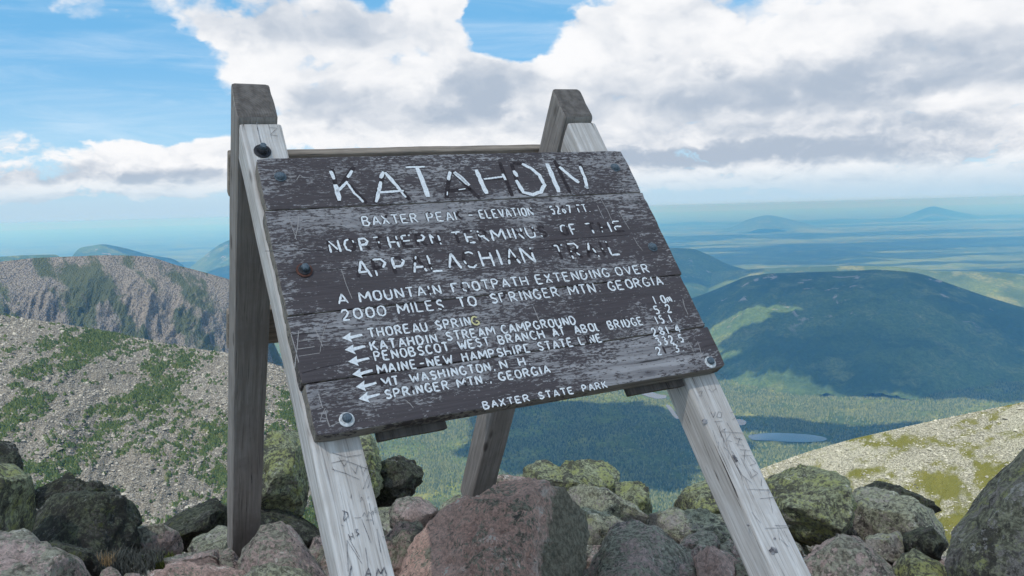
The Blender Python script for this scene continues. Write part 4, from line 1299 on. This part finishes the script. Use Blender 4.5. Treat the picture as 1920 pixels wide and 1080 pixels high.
T = 2.1
RM = {
    'pink': rock_material('pink_granite', (0.31, 0.21, 0.185), (0.42, 0.305, 0.27), (0.17, 0.17, 0.13), 0.22, 0.12, 0.50, lightc=(0.60, 0.52, 0.48), tone=T),
    'pinkgrey': rock_material('pinkish_grey_granite', (0.29, 0.22, 0.205), (0.40, 0.315, 0.295), (0.22, 0.22, 0.175), 0.42, 0.35, 0.42, tone=T),
    'grey': rock_material('grey_lichened_granite', (0.23, 0.205, 0.19), (0.33, 0.30, 0.27), (0.27, 0.275, 0.20), 0.60, 0.50, 0.50, (0.26, 0.27, 0.13), 0.30, tone=T),
    'slate': rock_material('dark_grey_lichened_granite', (0.14, 0.135, 0.13), (0.24, 0.23, 0.22), (0.19, 0.20, 0.145), 0.55, 0.60, 0.52, (0.24, 0.26, 0.11), 0.30, lightc=(0.36, 0.36, 0.36), tone=1.5),
    'green': rock_material('green_lichened_granite', (0.19, 0.175, 0.15), (0.27, 0.255, 0.22), (0.25, 0.265, 0.165), 0.85, 0.62, 0.42, (0.27, 0.285, 0.115), 0.62, tone=T),
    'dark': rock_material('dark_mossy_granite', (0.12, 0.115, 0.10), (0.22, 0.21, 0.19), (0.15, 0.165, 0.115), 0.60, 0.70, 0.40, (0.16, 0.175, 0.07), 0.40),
    'brown': rock_material('brown_granite', (0.22, 0.155, 0.135), (0.30, 0.22, 0.20), (0.17, 0.17, 0.125), 0.45, 0.45, 0.35, tone=T),
    'big': rock_material('pink_granite_with_dark_lichen', (0.36, 0.225, 0.185), (0.48, 0.335, 0.285), (0.17, 0.17, 0.13), 0.22, 0.12, 0.50, lightc=(0.60, 0.52, 0.48), tone=T, split=True),
}
_ico = {}


def ico(level):
    if level not in _ico:
        bm = bmesh.new(); bmesh.ops.create_icosphere(bm, subdivisions=level, radius=1.0)
        V = np.array([v.co for v in bm.verts]); F = np.array([[v.index for v in f.verts] for f in bm.faces])
        bm.free(); _ico[level] = (V, F)
    V, F = _ico[level]
    return V.copy(), F


def boulder(outline, D, depth, kind, label, seed=0, cuts=(), rough=0.030, box=0.42, level=5, name='boulder', nf=13, category='rock', tilt=0.0):
    """a rock whose outline from here runs through the photo pixels `outline`, its middle at distance D.
       cuts: planes (nx, ny, nz, d) in (right, up, toward us) units of its half size that chop flat faces"""
    o = np.array(outline, float)
    # centroid of the polygon
    x, y = o[:, 0], o[:, 1]; x2, y2 = np.roll(x, -1), np.roll(y, -1)
    cr = x * y2 - x2 * y; A = cr.sum() / 2
    cxp, cyp = ((x + x2) * cr).sum() / (6 * A), ((y + y2) * cr).sum() / (6 * A)
    v = ray(cxp, cyp)
    C = at(cxp, cyp, D)
    fwd = v / np.linalg.norm(v); back = -fwd
    right = np.cross(fwd, (0, 0, 1.0)); right /= np.linalg.norm(right); upv = np.cross(right, fwd)
    pts = []
    for (px, py) in outline:
        r_ = ray(px, py); q = r_ * ((C @ fwd) / (r_ @ fwd)) - C
        pts.append((q @ right, q @ upv))
    pts = np.array(pts)
    # densify and take the radius as a function of angle
    ths, rs = [], []
    for a, b in zip(pts, np.roll(pts, -1, 0)):
        for s_ in np.linspace(0, 1, 14, endpoint=False):
            q = a + (b - a) * s_
            ths.append(math.atan2(q[1], q[0])); rs.append(math.hypot(*q))
    ths, rs = np.array(ths), np.array(rs)
    tg = np.linspace(-math.pi, math.pi, 181)
    od = np.argsort(ths); th_s, r_s = ths[od], rs[od]
    rg = np.interp(tg, np.concatenate([th_s - 2 * math.pi, th_s, th_s + 2 * math.pi]), np.tile(r_s, 3))
    V, F = ico(level)
    a, b, c = V[:, 0], V[:, 1], V[:, 2]
    rho = np.sqrt(a * a + b * b)
    th = np.arctan2(b, a)
    rad = np.interp(th, tg, rg)
    mean = rg.mean()
    g_ = rho ** box
    dz = depth / 2 * np.sign(c) * np.abs(c) ** 0.85
    dz = np.where(c < 0, dz * 1.15, dz)
    Q = np.stack([np.cos(th) * rad * g_, np.sin(th) * rad * g_, dz], 1)
    rnd = np.random.RandomState(1000 + seed)
    pl = list(cuts)
    for _ in range(nf):
        nn = rnd.normal(size=3) * np.array([1, 1, 0.9]); nn[2] = abs(nn[2]) + 0.10; nn /= np.linalg.norm(nn)
        pl.append((*nn, -rnd.uniform(0.60, 0.86)))
    Q[:, :2] *= 1.08
    hx, hy = np.abs(Q[:, 0]).max(), np.abs(Q[:, 1]).max()
    sz = np.array([hx, hy, depth / 2])
    for (nx_, ny_, nz_, d_) in pl:
        n_ = np.array([nx_, ny_, nz_], float); n_ /= np.linalg.norm(n_)
        pr = (Q / sz) @ n_
        if d_ < 0: d_ = pr.max() * -d_
        over = pr - d_
        q_ = np.where(over > 0, over * 0.97, 0)[:, None] * n_[None] * sz
        Q = Q - q_
    W3 = C + Q[:, :1] * right + Q[:, 1:2] * upv + Q[:, 2:3] * back
    dirn = (W3 - C); dirn /= np.linalg.norm(dirn, axis=1)[:, None] + 1e-9
    n1 = fbm(W3 / (mean * 0.9) + seed * 3.7, 6, 0.55)
    n2 = fbm(W3 / 0.075 + seed, 5, 0.62)
    n3 = fbm(W3 / (mean * 0.55) + seed * 1.7 + 40, 5, 0.55, True)
    crack = -np.clip(0.10 - np.abs(fbm(W3 / (mean * 1.1) + 60 + seed, 3)), 0, 1) * 0.9
    W3 = W3 + dirn * ((n1 * rough * mean) + n2 * 0.016 + (n3 - 1) * rough * 0.42 * mean + crack * mean * 0.45)[:, None]
    base_ = np.array([C[0], C[1], W3[:, 2].min()])
    me = mesh_np(name, W3 - base_, F, smooth=True)
    link(name, me, RM[kind], loc=tuple(base_), label=label, category=category, group='boulders on the summit')


B = boulder
# back row first, then towards the camera
B([(980, 885), (1000, 872), (1032, 868), (1050, 878), (1062, 868), (1085, 861), (1125, 868), (1140, 862), (1157, 880), (1156, 912), (1135, 945), (1060, 975), (990, 960), (970, 915)], 5.6, 0.62, 'green',
  'craggy lichen-crusted boulder on the skyline between the rear leg and the pond side, notched top', 1, rough=0.10)
B([(1148, 912), (1165, 905), (1200, 904), (1213, 915), (1222, 960), (1205, 975), (1160, 980), (1142, 940)], 5.2, 0.32, 'green', 'small blocky green boulder with a dark shaded right side, right of the craggy notched boulder', 2, rough=0.07)
B([(1248, 965), (1270, 935), (1295, 912), (1330, 892), (1370, 900), (1410, 930), (1410, 985), (1330, 1000), (1250, 990)], 5.1, 0.6, 'green', 'yellow-green mossy boulder peeking out left of the right front leg', 3, rough=0.08)
B([(493, 840), (505, 822), (530, 811), (556, 805), (575, 815), (585, 860), (580, 930), (560, 975), (520, 1000), (488, 990), (480, 900)], 4.5, 0.55, 'green', 'tall upright yellow-green lichened slab just right of the left rear leg', 4, rough=0.06, box=0.5)
B([(575, 822), (620, 806), (680, 808), (706, 820), (713, 850), (706, 915), (690, 975), (620, 1000), (575, 985), (585, 900)], 4.8, 0.5, 'green', 'tall lichened boulder mostly hidden behind the left front leg', 5, rough=0.07)
B([(700, 900), (708, 880), (722, 866), (745, 855), (772, 862), (789, 883), (786, 905), (765, 935), (735, 955), (703, 955)], 5.0, 0.4, 'dark', 'dark green bushy-looking boulder between the front leg and the right rear leg', 6, rough=0.13)
B([(830, 938), (850, 930), (880, 930), (890, 950), (860, 975), (825, 965)], 4.4, 0.25, 'grey', 'small grey stone wedged at the foot of the right rear leg', 7, level=4)
B([(912, 915), (925, 895), (950, 886), (980, 888), (1003, 905), (1010, 935), (960, 960), (915, 940)], 4.1, 0.3, 'pink', 'rounded pink rock top peeping over the big pink boulder', 8, level=4)
B([(1050, 925), (1090, 915), (1135, 920), (1180, 948), (1225, 980), (1265, 1010), (1250, 1040), (1150, 1020), (1060, 985)], 4.3, 0.6, 'grey', 'flat grey lichened slab sloping down right behind the big pink boulder', 9, rough=0.05)
B([(1185, 985), (1215, 970), (1260, 963), (1320, 962), (1372, 978), (1400, 1010), (1395, 1050), (1300, 1065), (1220, 1040)], 3.9, 0.55, 'grey', 'low grey mottled slab spanning left of the right front leg', 10, rough=0.07)
B([(1425, 930), (1440, 893), (1475, 878), (1515, 870), (1550, 876), (1580, 900), (1594, 940), (1590, 985), (1560, 1015), (1490, 1025), (1430, 1000)], 4.3, 0.75, 'green', 'large rounded lichen-covered boulder right of the right front leg', 11, rough=0.05, box=0.55)
B([(1612, 908), (1640, 893), (1685, 912), (1740, 938), (1764, 956), (1750, 980), (1690, 965), (1630, 945)], 5.6, 0.4, 'dark', 'narrow dark ridge of rock against the pale slope', 12, rough=0.08)
B([(1575, 935), (1600, 915), (1640, 915), (1700, 935), (1752, 958), (1775, 1000), (1770, 1050), (1700, 1050), (1620, 1035), (1575, 1000)], 4.7, 0.7, 'grey', 'grey-green slab between the rounded boulder and the huge right-edge boulder', 13, rough=0.06)
B([(1790, 1020), (1802, 972), (1828, 920), (1858, 878), (1890, 852), (1930, 835), (1990, 800), (2120, 830), (2170, 1000), (2150, 1240), (1830, 1240), (1800, 1120)], 3.1, 1.0, 'slate', 'huge grey-green speckled boulder filling the lower right corner', 14, rough=0.035, box=0.5)
B([(1625, 1010), (1650, 998), (1695, 1003), (1712, 1022), (1700, 1050), (1640, 1050)], 3.9, 0.3, 'grey', 'small flat grey stone on top of the rubble left of the huge right-edge boulder', 15, level=4)
B([(1695, 1000), (1725, 985), (1760, 990), (1772, 1020), (1760, 1060), (1705, 1050)], 3.8, 0.3, 'dark', 'small dark mossy stone tucked against the huge right-edge boulder', 16, level=4)
B([(1682, 1045), (1720, 1030), (1765, 1035), (1785, 1070), (1775, 1160), (1690, 1160), (1672, 1100)], 3.2, 0.4, 'green', 'blocky green-topped stone at the bottom edge beside the huge right-edge boulder', 17, rough=0.07)
B([(1480, 1030), (1510, 1000), (1550, 985), (1592, 974), (1632, 990), (1665, 1015), (1695, 1050), (1710, 1110), (1700, 1220), (1500, 1230), (1460, 1100)], 3.1, 0.7, 'pinkgrey', 'pinkish grey slab at the bottom edge right of the right front leg', 18, rough=0.05)
B([(1385, 1060), (1420, 1035), (1470, 1030), (1520, 1060), (1540, 1120), (1520, 1220), (1400, 1220)], 2.9, 0.45, 'brown', 'reddish brown rock at the foot of the right front leg', 19)
B([(1080, 1040), (1100, 1000), (1130, 975), (1180, 975), (1235, 990), (1280, 1020), (1307, 1055), (1312, 1100), (1290, 1230), (1080, 1240)], 3.0, 0.7, 'pinkgrey', 'broad pinkish grey slab right of the big pink boulder', 20, rough=0.05)
B([(1295, 1060), (1330, 1030), (1372, 1028), (1410, 1045), (1425, 1090), (1410, 1220), (1300, 1225)], 3.0, 0.45, 'pink', 'small pink rock between the pinkish slab and the right front leg', 21)
B([(728, 955), (750, 936), (785, 930), (812, 940), (823, 958), (815, 990), (785, 1008), (740, 1000)], 3.9, 0.35, 'pinkgrey', 'rounded pale pinkish stone between the left front leg and the big pink boulder', 22, level=4)
B([(725, 1010), (745, 985), (785, 984), (808, 1010), (800, 1060), (770, 1150), (730, 1150)], 3.3, 0.4, 'brown', 'brown rock squeezed between the left front leg and the big pink boulder', 23)
B([(745, 1130), (765, 1060), (792, 1005), (832, 962), (885, 936), (925, 912), (985, 898), (1035, 912), (1085, 932), (1112, 955), (1121, 1000), (1108, 1050), (1085, 1110), (1060, 1250), (750, 1250)], 2.75, 0.85, 'big',
  'big pink boulder with a dark lichened right side in the bottom centre', 24, cuts=((-0.55, 0.45, 0.70, 0.50), (0.62, 0.12, 0.72, 0.46), (-.1, .9, .4, .72)), rough=0.035, nf=2, box=0.5, level=6)
B([(448, 1020), (462, 998), (500, 983), (545, 979), (592, 984), (612, 1010), (632, 1060), (640, 1120), (620, 1200), (460, 1200), (446, 1100)], 3.05, 0.55, 'pinkgrey', 'mottled pinkish boulder between the left rear leg and the left front leg', 25, rough=0.05, cuts=((0, .8, .5, .6),))
B([(290, 992), (330, 956), (375, 931), (408, 927), (428, 942), (436, 965), (440, 1010), (400, 1030), (330, 1030), (295, 1015)], 4.7, 0.5, 'dark', 'slanting boulder with dark mossy face left of the left rear leg', 26, rough=0.05, cuts=((-.5, .75, .35, .35),))
B([(352, 1030), (372, 1003), (402, 985), (435, 984), (452, 1010), (455, 1050), (420, 1075), (360, 1060)], 3.9, 0.35, 'grey', 'grey stone touching the left side of the left rear leg', 27)
B([(233, 1015), (262, 990), (300, 985), (330, 998), (342, 1022), (335, 1050), (280, 1062), (235, 1050)], 4.3, 0.4, 'pinkgrey', 'flat pale stone left of the slanting mossy boulder', 28, level=4)
B([(290, 1062), (302, 1040), (350, 1028), (400, 1033), (438, 1050), (445, 1080), (430, 1120), (300, 1120)], 3.4, 0.35, 'pinkgrey', 'pale grey-pink slab at the bottom left of the left rear leg', 29)
B([(255, 1085), (290, 1068), (350, 1062), (420, 1065), (455, 1085), (450, 1180), (260, 1180)], 2.95, 0.35, 'pink', 'low pink slab cut by the bottom edge below the left rear leg', 30)
B([(410, 1092), (440, 1074), (500, 1066), (560, 1072), (600, 1095), (590, 1190), (415, 1190)], 2.6, 0.3, 'grey', 'pale grey stone at the bottom edge below the mottled pinkish boulder', 31)
B([(55, 960), (80, 932), (115, 918), (150, 920), (190, 922), (225, 942), (245, 975), (255, 1020), (235, 1080), (120, 1110), (60, 1060)], 4.2, 0.75, 'dark', 'large dark boulder with pale lichen on the left, below the jagged crest', 32, rough=0.07)
B([(-110, 900), (-60, 868), (0, 862), (38, 878), (62, 915), (75, 960), (60, 1010), (0, 1030), (-100, 1020)], 3.9, 0.7, 'green', 'yellow-green mossy boulder at the left edge of the photo', 33, rough=0.06)
B([(-40, 838), (0, 815), (22, 822), (34, 838), (40, 870), (52, 905), (60, 930), (20, 950), (-40, 930)], 5.0, 0.4, 'dark', 'upright black jagged rock rising at the left edge', 34, rough=0.16, box=0.45)
B([(55, 915), (80, 905), (112, 902), (122, 888), (134, 884), (138, 902), (165, 910), (200, 914), (215, 920), (238, 940), (250, 970), (270, 990), (240, 1000), (120, 960), (60, 950)], 5.0, 0.4, 'dark', 'jagged black crest of rock behind the large dark boulder', 35, rough=0.16)
B([(60, 1040), (85, 1018), (130, 1012), (175, 1025), (195, 1050), (190, 1110), (80, 1120)], 3.3, 0.45, 'dark', 'dark green mossy rock low in the left corner gap', 36, rough=0.08)
B([(-160, 1010), (-60, 990), (0, 990), (38, 1005), (100, 1038), (160, 1062), (185, 1090), (180, 1240), (-160, 1240)], 2.6, 0.7, 'pinkgrey', 'broad pink-grey slab in the bottom left corner', 37, rough=0.04, cuts=((.1, .95, .3, .7),))
B([(182, 1092), (195, 1074), (218, 1076), (232, 1092), (225, 1130), (190, 1130)], 2.9, 0.18, 'pinkgrey', 'fist-sized pale stone at the bottom edge beside the dry grass', 38, level=4)
B([(226, 1090), (240, 1074), (262, 1078), (272, 1100), (260, 1130), (230, 1125)], 2.95, 0.18, 'pinkgrey', 'small pale stone at the bottom edge left of the low pink slab', 39, level=4)
B([(590, 1010), (640, 990), (730, 995), (760, 1040), (750, 1200), (610, 1200)], 3.6, 0.5, 'brown', 'brown rock hidden behind the left front leg', 40)
B([(960, 960), (1010, 940), (1100, 950), (1190, 990), (1230, 1050), (1150, 1090), (980, 1060)], 3.9, 0.5, 'grey', 'grey rock filling the gap behind the big pink boulder', 41)
B([(700, 960), (760, 948), (830, 955), (900, 955), (920, 1040), (830, 1080), (700, 1060)], 4.5, 0.6, 'grey', 'grey rock behind the rounded pale pinkish stone', 42)
B([(1225, 1000), (1280, 990), (1420, 985), (1500, 1000), (1540, 1060), (1400, 1120), (1250, 1110)], 4.2, 0.6, 'grey', 'grey rock in the gap behind the right front leg', 43)
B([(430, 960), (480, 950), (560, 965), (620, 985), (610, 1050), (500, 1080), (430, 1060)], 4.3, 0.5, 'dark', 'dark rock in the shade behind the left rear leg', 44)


n = 1500
aa = np.radians(rng.uniform(-40, 40, n)); dd = rng.uniform(2.1, 6.4, n)
px_, py_ = dd * np.sin(aa), dd * np.cos(aa)
zz = -1.46 - 0.40 * np.clip(dd - 3.4, 0, 3.2) + 0.10 * fbm(P3(px_ / 0.6, py_ / 0.6, 2), 4)
bm = bmesh.new(); bmesh.ops.create_icosphere(bm, subdivisions=2, radius=1.0)
bv = np.array([v.co for v in bm.verts]); bf = np.array([[v.index for v in f.verts] for f in bm.faces]); bm.free()
sz_ = np.minimum(0.025 + rng.gamma(2.0, 0.018, n), 0.085)
VV = bv[None] * (1 + 0.35 * fbm((bv[None] * 1.3 + rng.rand(n, 1, 3) * 50).reshape(-1, 3), 3).reshape(n, -1))[..., None] * rng.uniform(0.6, 1.2, (n, 1, 3)) * sz_[:, None, None]
VV += np.stack([px_, py_, zz + sz_ * 0.4], 1)[:, None, :]
FF = (bf[None] + (np.arange(n) * len(bv))[:, None, None]).reshape(-1, 3)
link('rubble', mesh_np('rubble', VV.reshape(-1, 3), FF, smooth=False), RM['pinkgrey'], kind='stuff', label='small broken stones in the gaps between the summit boulders')

# ------------------------------------------------------------------ dry grass and heath plants between the rocks
def tuft(name, px, py, D, n, hgt, spread, mat, label, category, curl=0.5, seed=0, wd=0.0022):
    r_ = random.Random(seed)
    c = at(px, py, D); V, F = [], []
    for i in range(n):
        a = r_.uniform(0, 6.283); L = hgt * r_.uniform(0.5, 1.1); out_ = r_.uniform(0.1, curl)
        bx, by = spread * r_.uniform(-1, 1) * 0.5, spread * r_.uniform(-1, 1) * 0.5
        dx, dy = math.cos(a), math.sin(a); sx_, sy_ = -dy * wd, dx * wd
        k0 = len(V)
        for s_ in (0, .35, .7, 1.0):
            x = bx + dx * out_ * L * s_ ** 1.6; y = by + dy * out_ * L * s_ ** 1.6; z = L * s_ * (1 - 0.3 * out_ * s_)
            t_ = 1 - s_ * 0.85
            V.append((x + sx_ * t_, y + sy_ * t_, z)); V.append((x - sx_ * t_, y - sy_ * t_, z))
        for q in range(3):
            F.append((k0 + 2 * q, k0 + 2 * q + 1, k0 + 2 * q + 3, k0 + 2 * q + 2))
    link(name, mesh_np(name, V, F), mat, loc=tuple(c), label=label, category=category)


m, k = material('dry_grass'); k.put(k.b.inputs['Base Color'], (0.34, 0.24, 0.13)); M_DRY = m
m, k = material('heath_leaf'); k.put(k.b.inputs['Base Color'], k.mix(k.noise(k.co, 30, 3), (0.05, 0.06, 0.05), (0.16, 0.16, 0.15))); M_HEATH = m
m, k = material('moss_leaf'); k.put(k.b.inputs['Base Color'], k.mix(k.noise(k.co, 30, 3), (0.05, 0.07, 0.02), (0.15, 0.18, 0.04))); M_MOSS = m
tuft('grass_tuft', 200, 1058, 3.3, 70, 0.055, 0.05, M_DRY, 'small tuft of dry straw-coloured grass in the left corner gap', 'grass', 0.9, 1, 0.0012)
tuft('heath_plant', 245, 1062, 3.4, 900, 0.05, 0.20, M_HEATH, 'low grey-brown heath plant right of the dry grass tuft', 'plant', 0.9, 2, 0.0022)
tuft('heath_plant', 175, 1068, 3.4, 700, 0.045, 0.18, M_HEATH, 'low dark heath plant left of the dry grass tuft', 'plant', 0.9, 3, 0.0022)
tuft('moss_cushion', 287, 1058, 3.5, 500, 0.035, 0.12, M_MOSS, 'small yellow-green moss cushion beside the flat pale stone', 'moss', 0.9, 4, 0.0025)
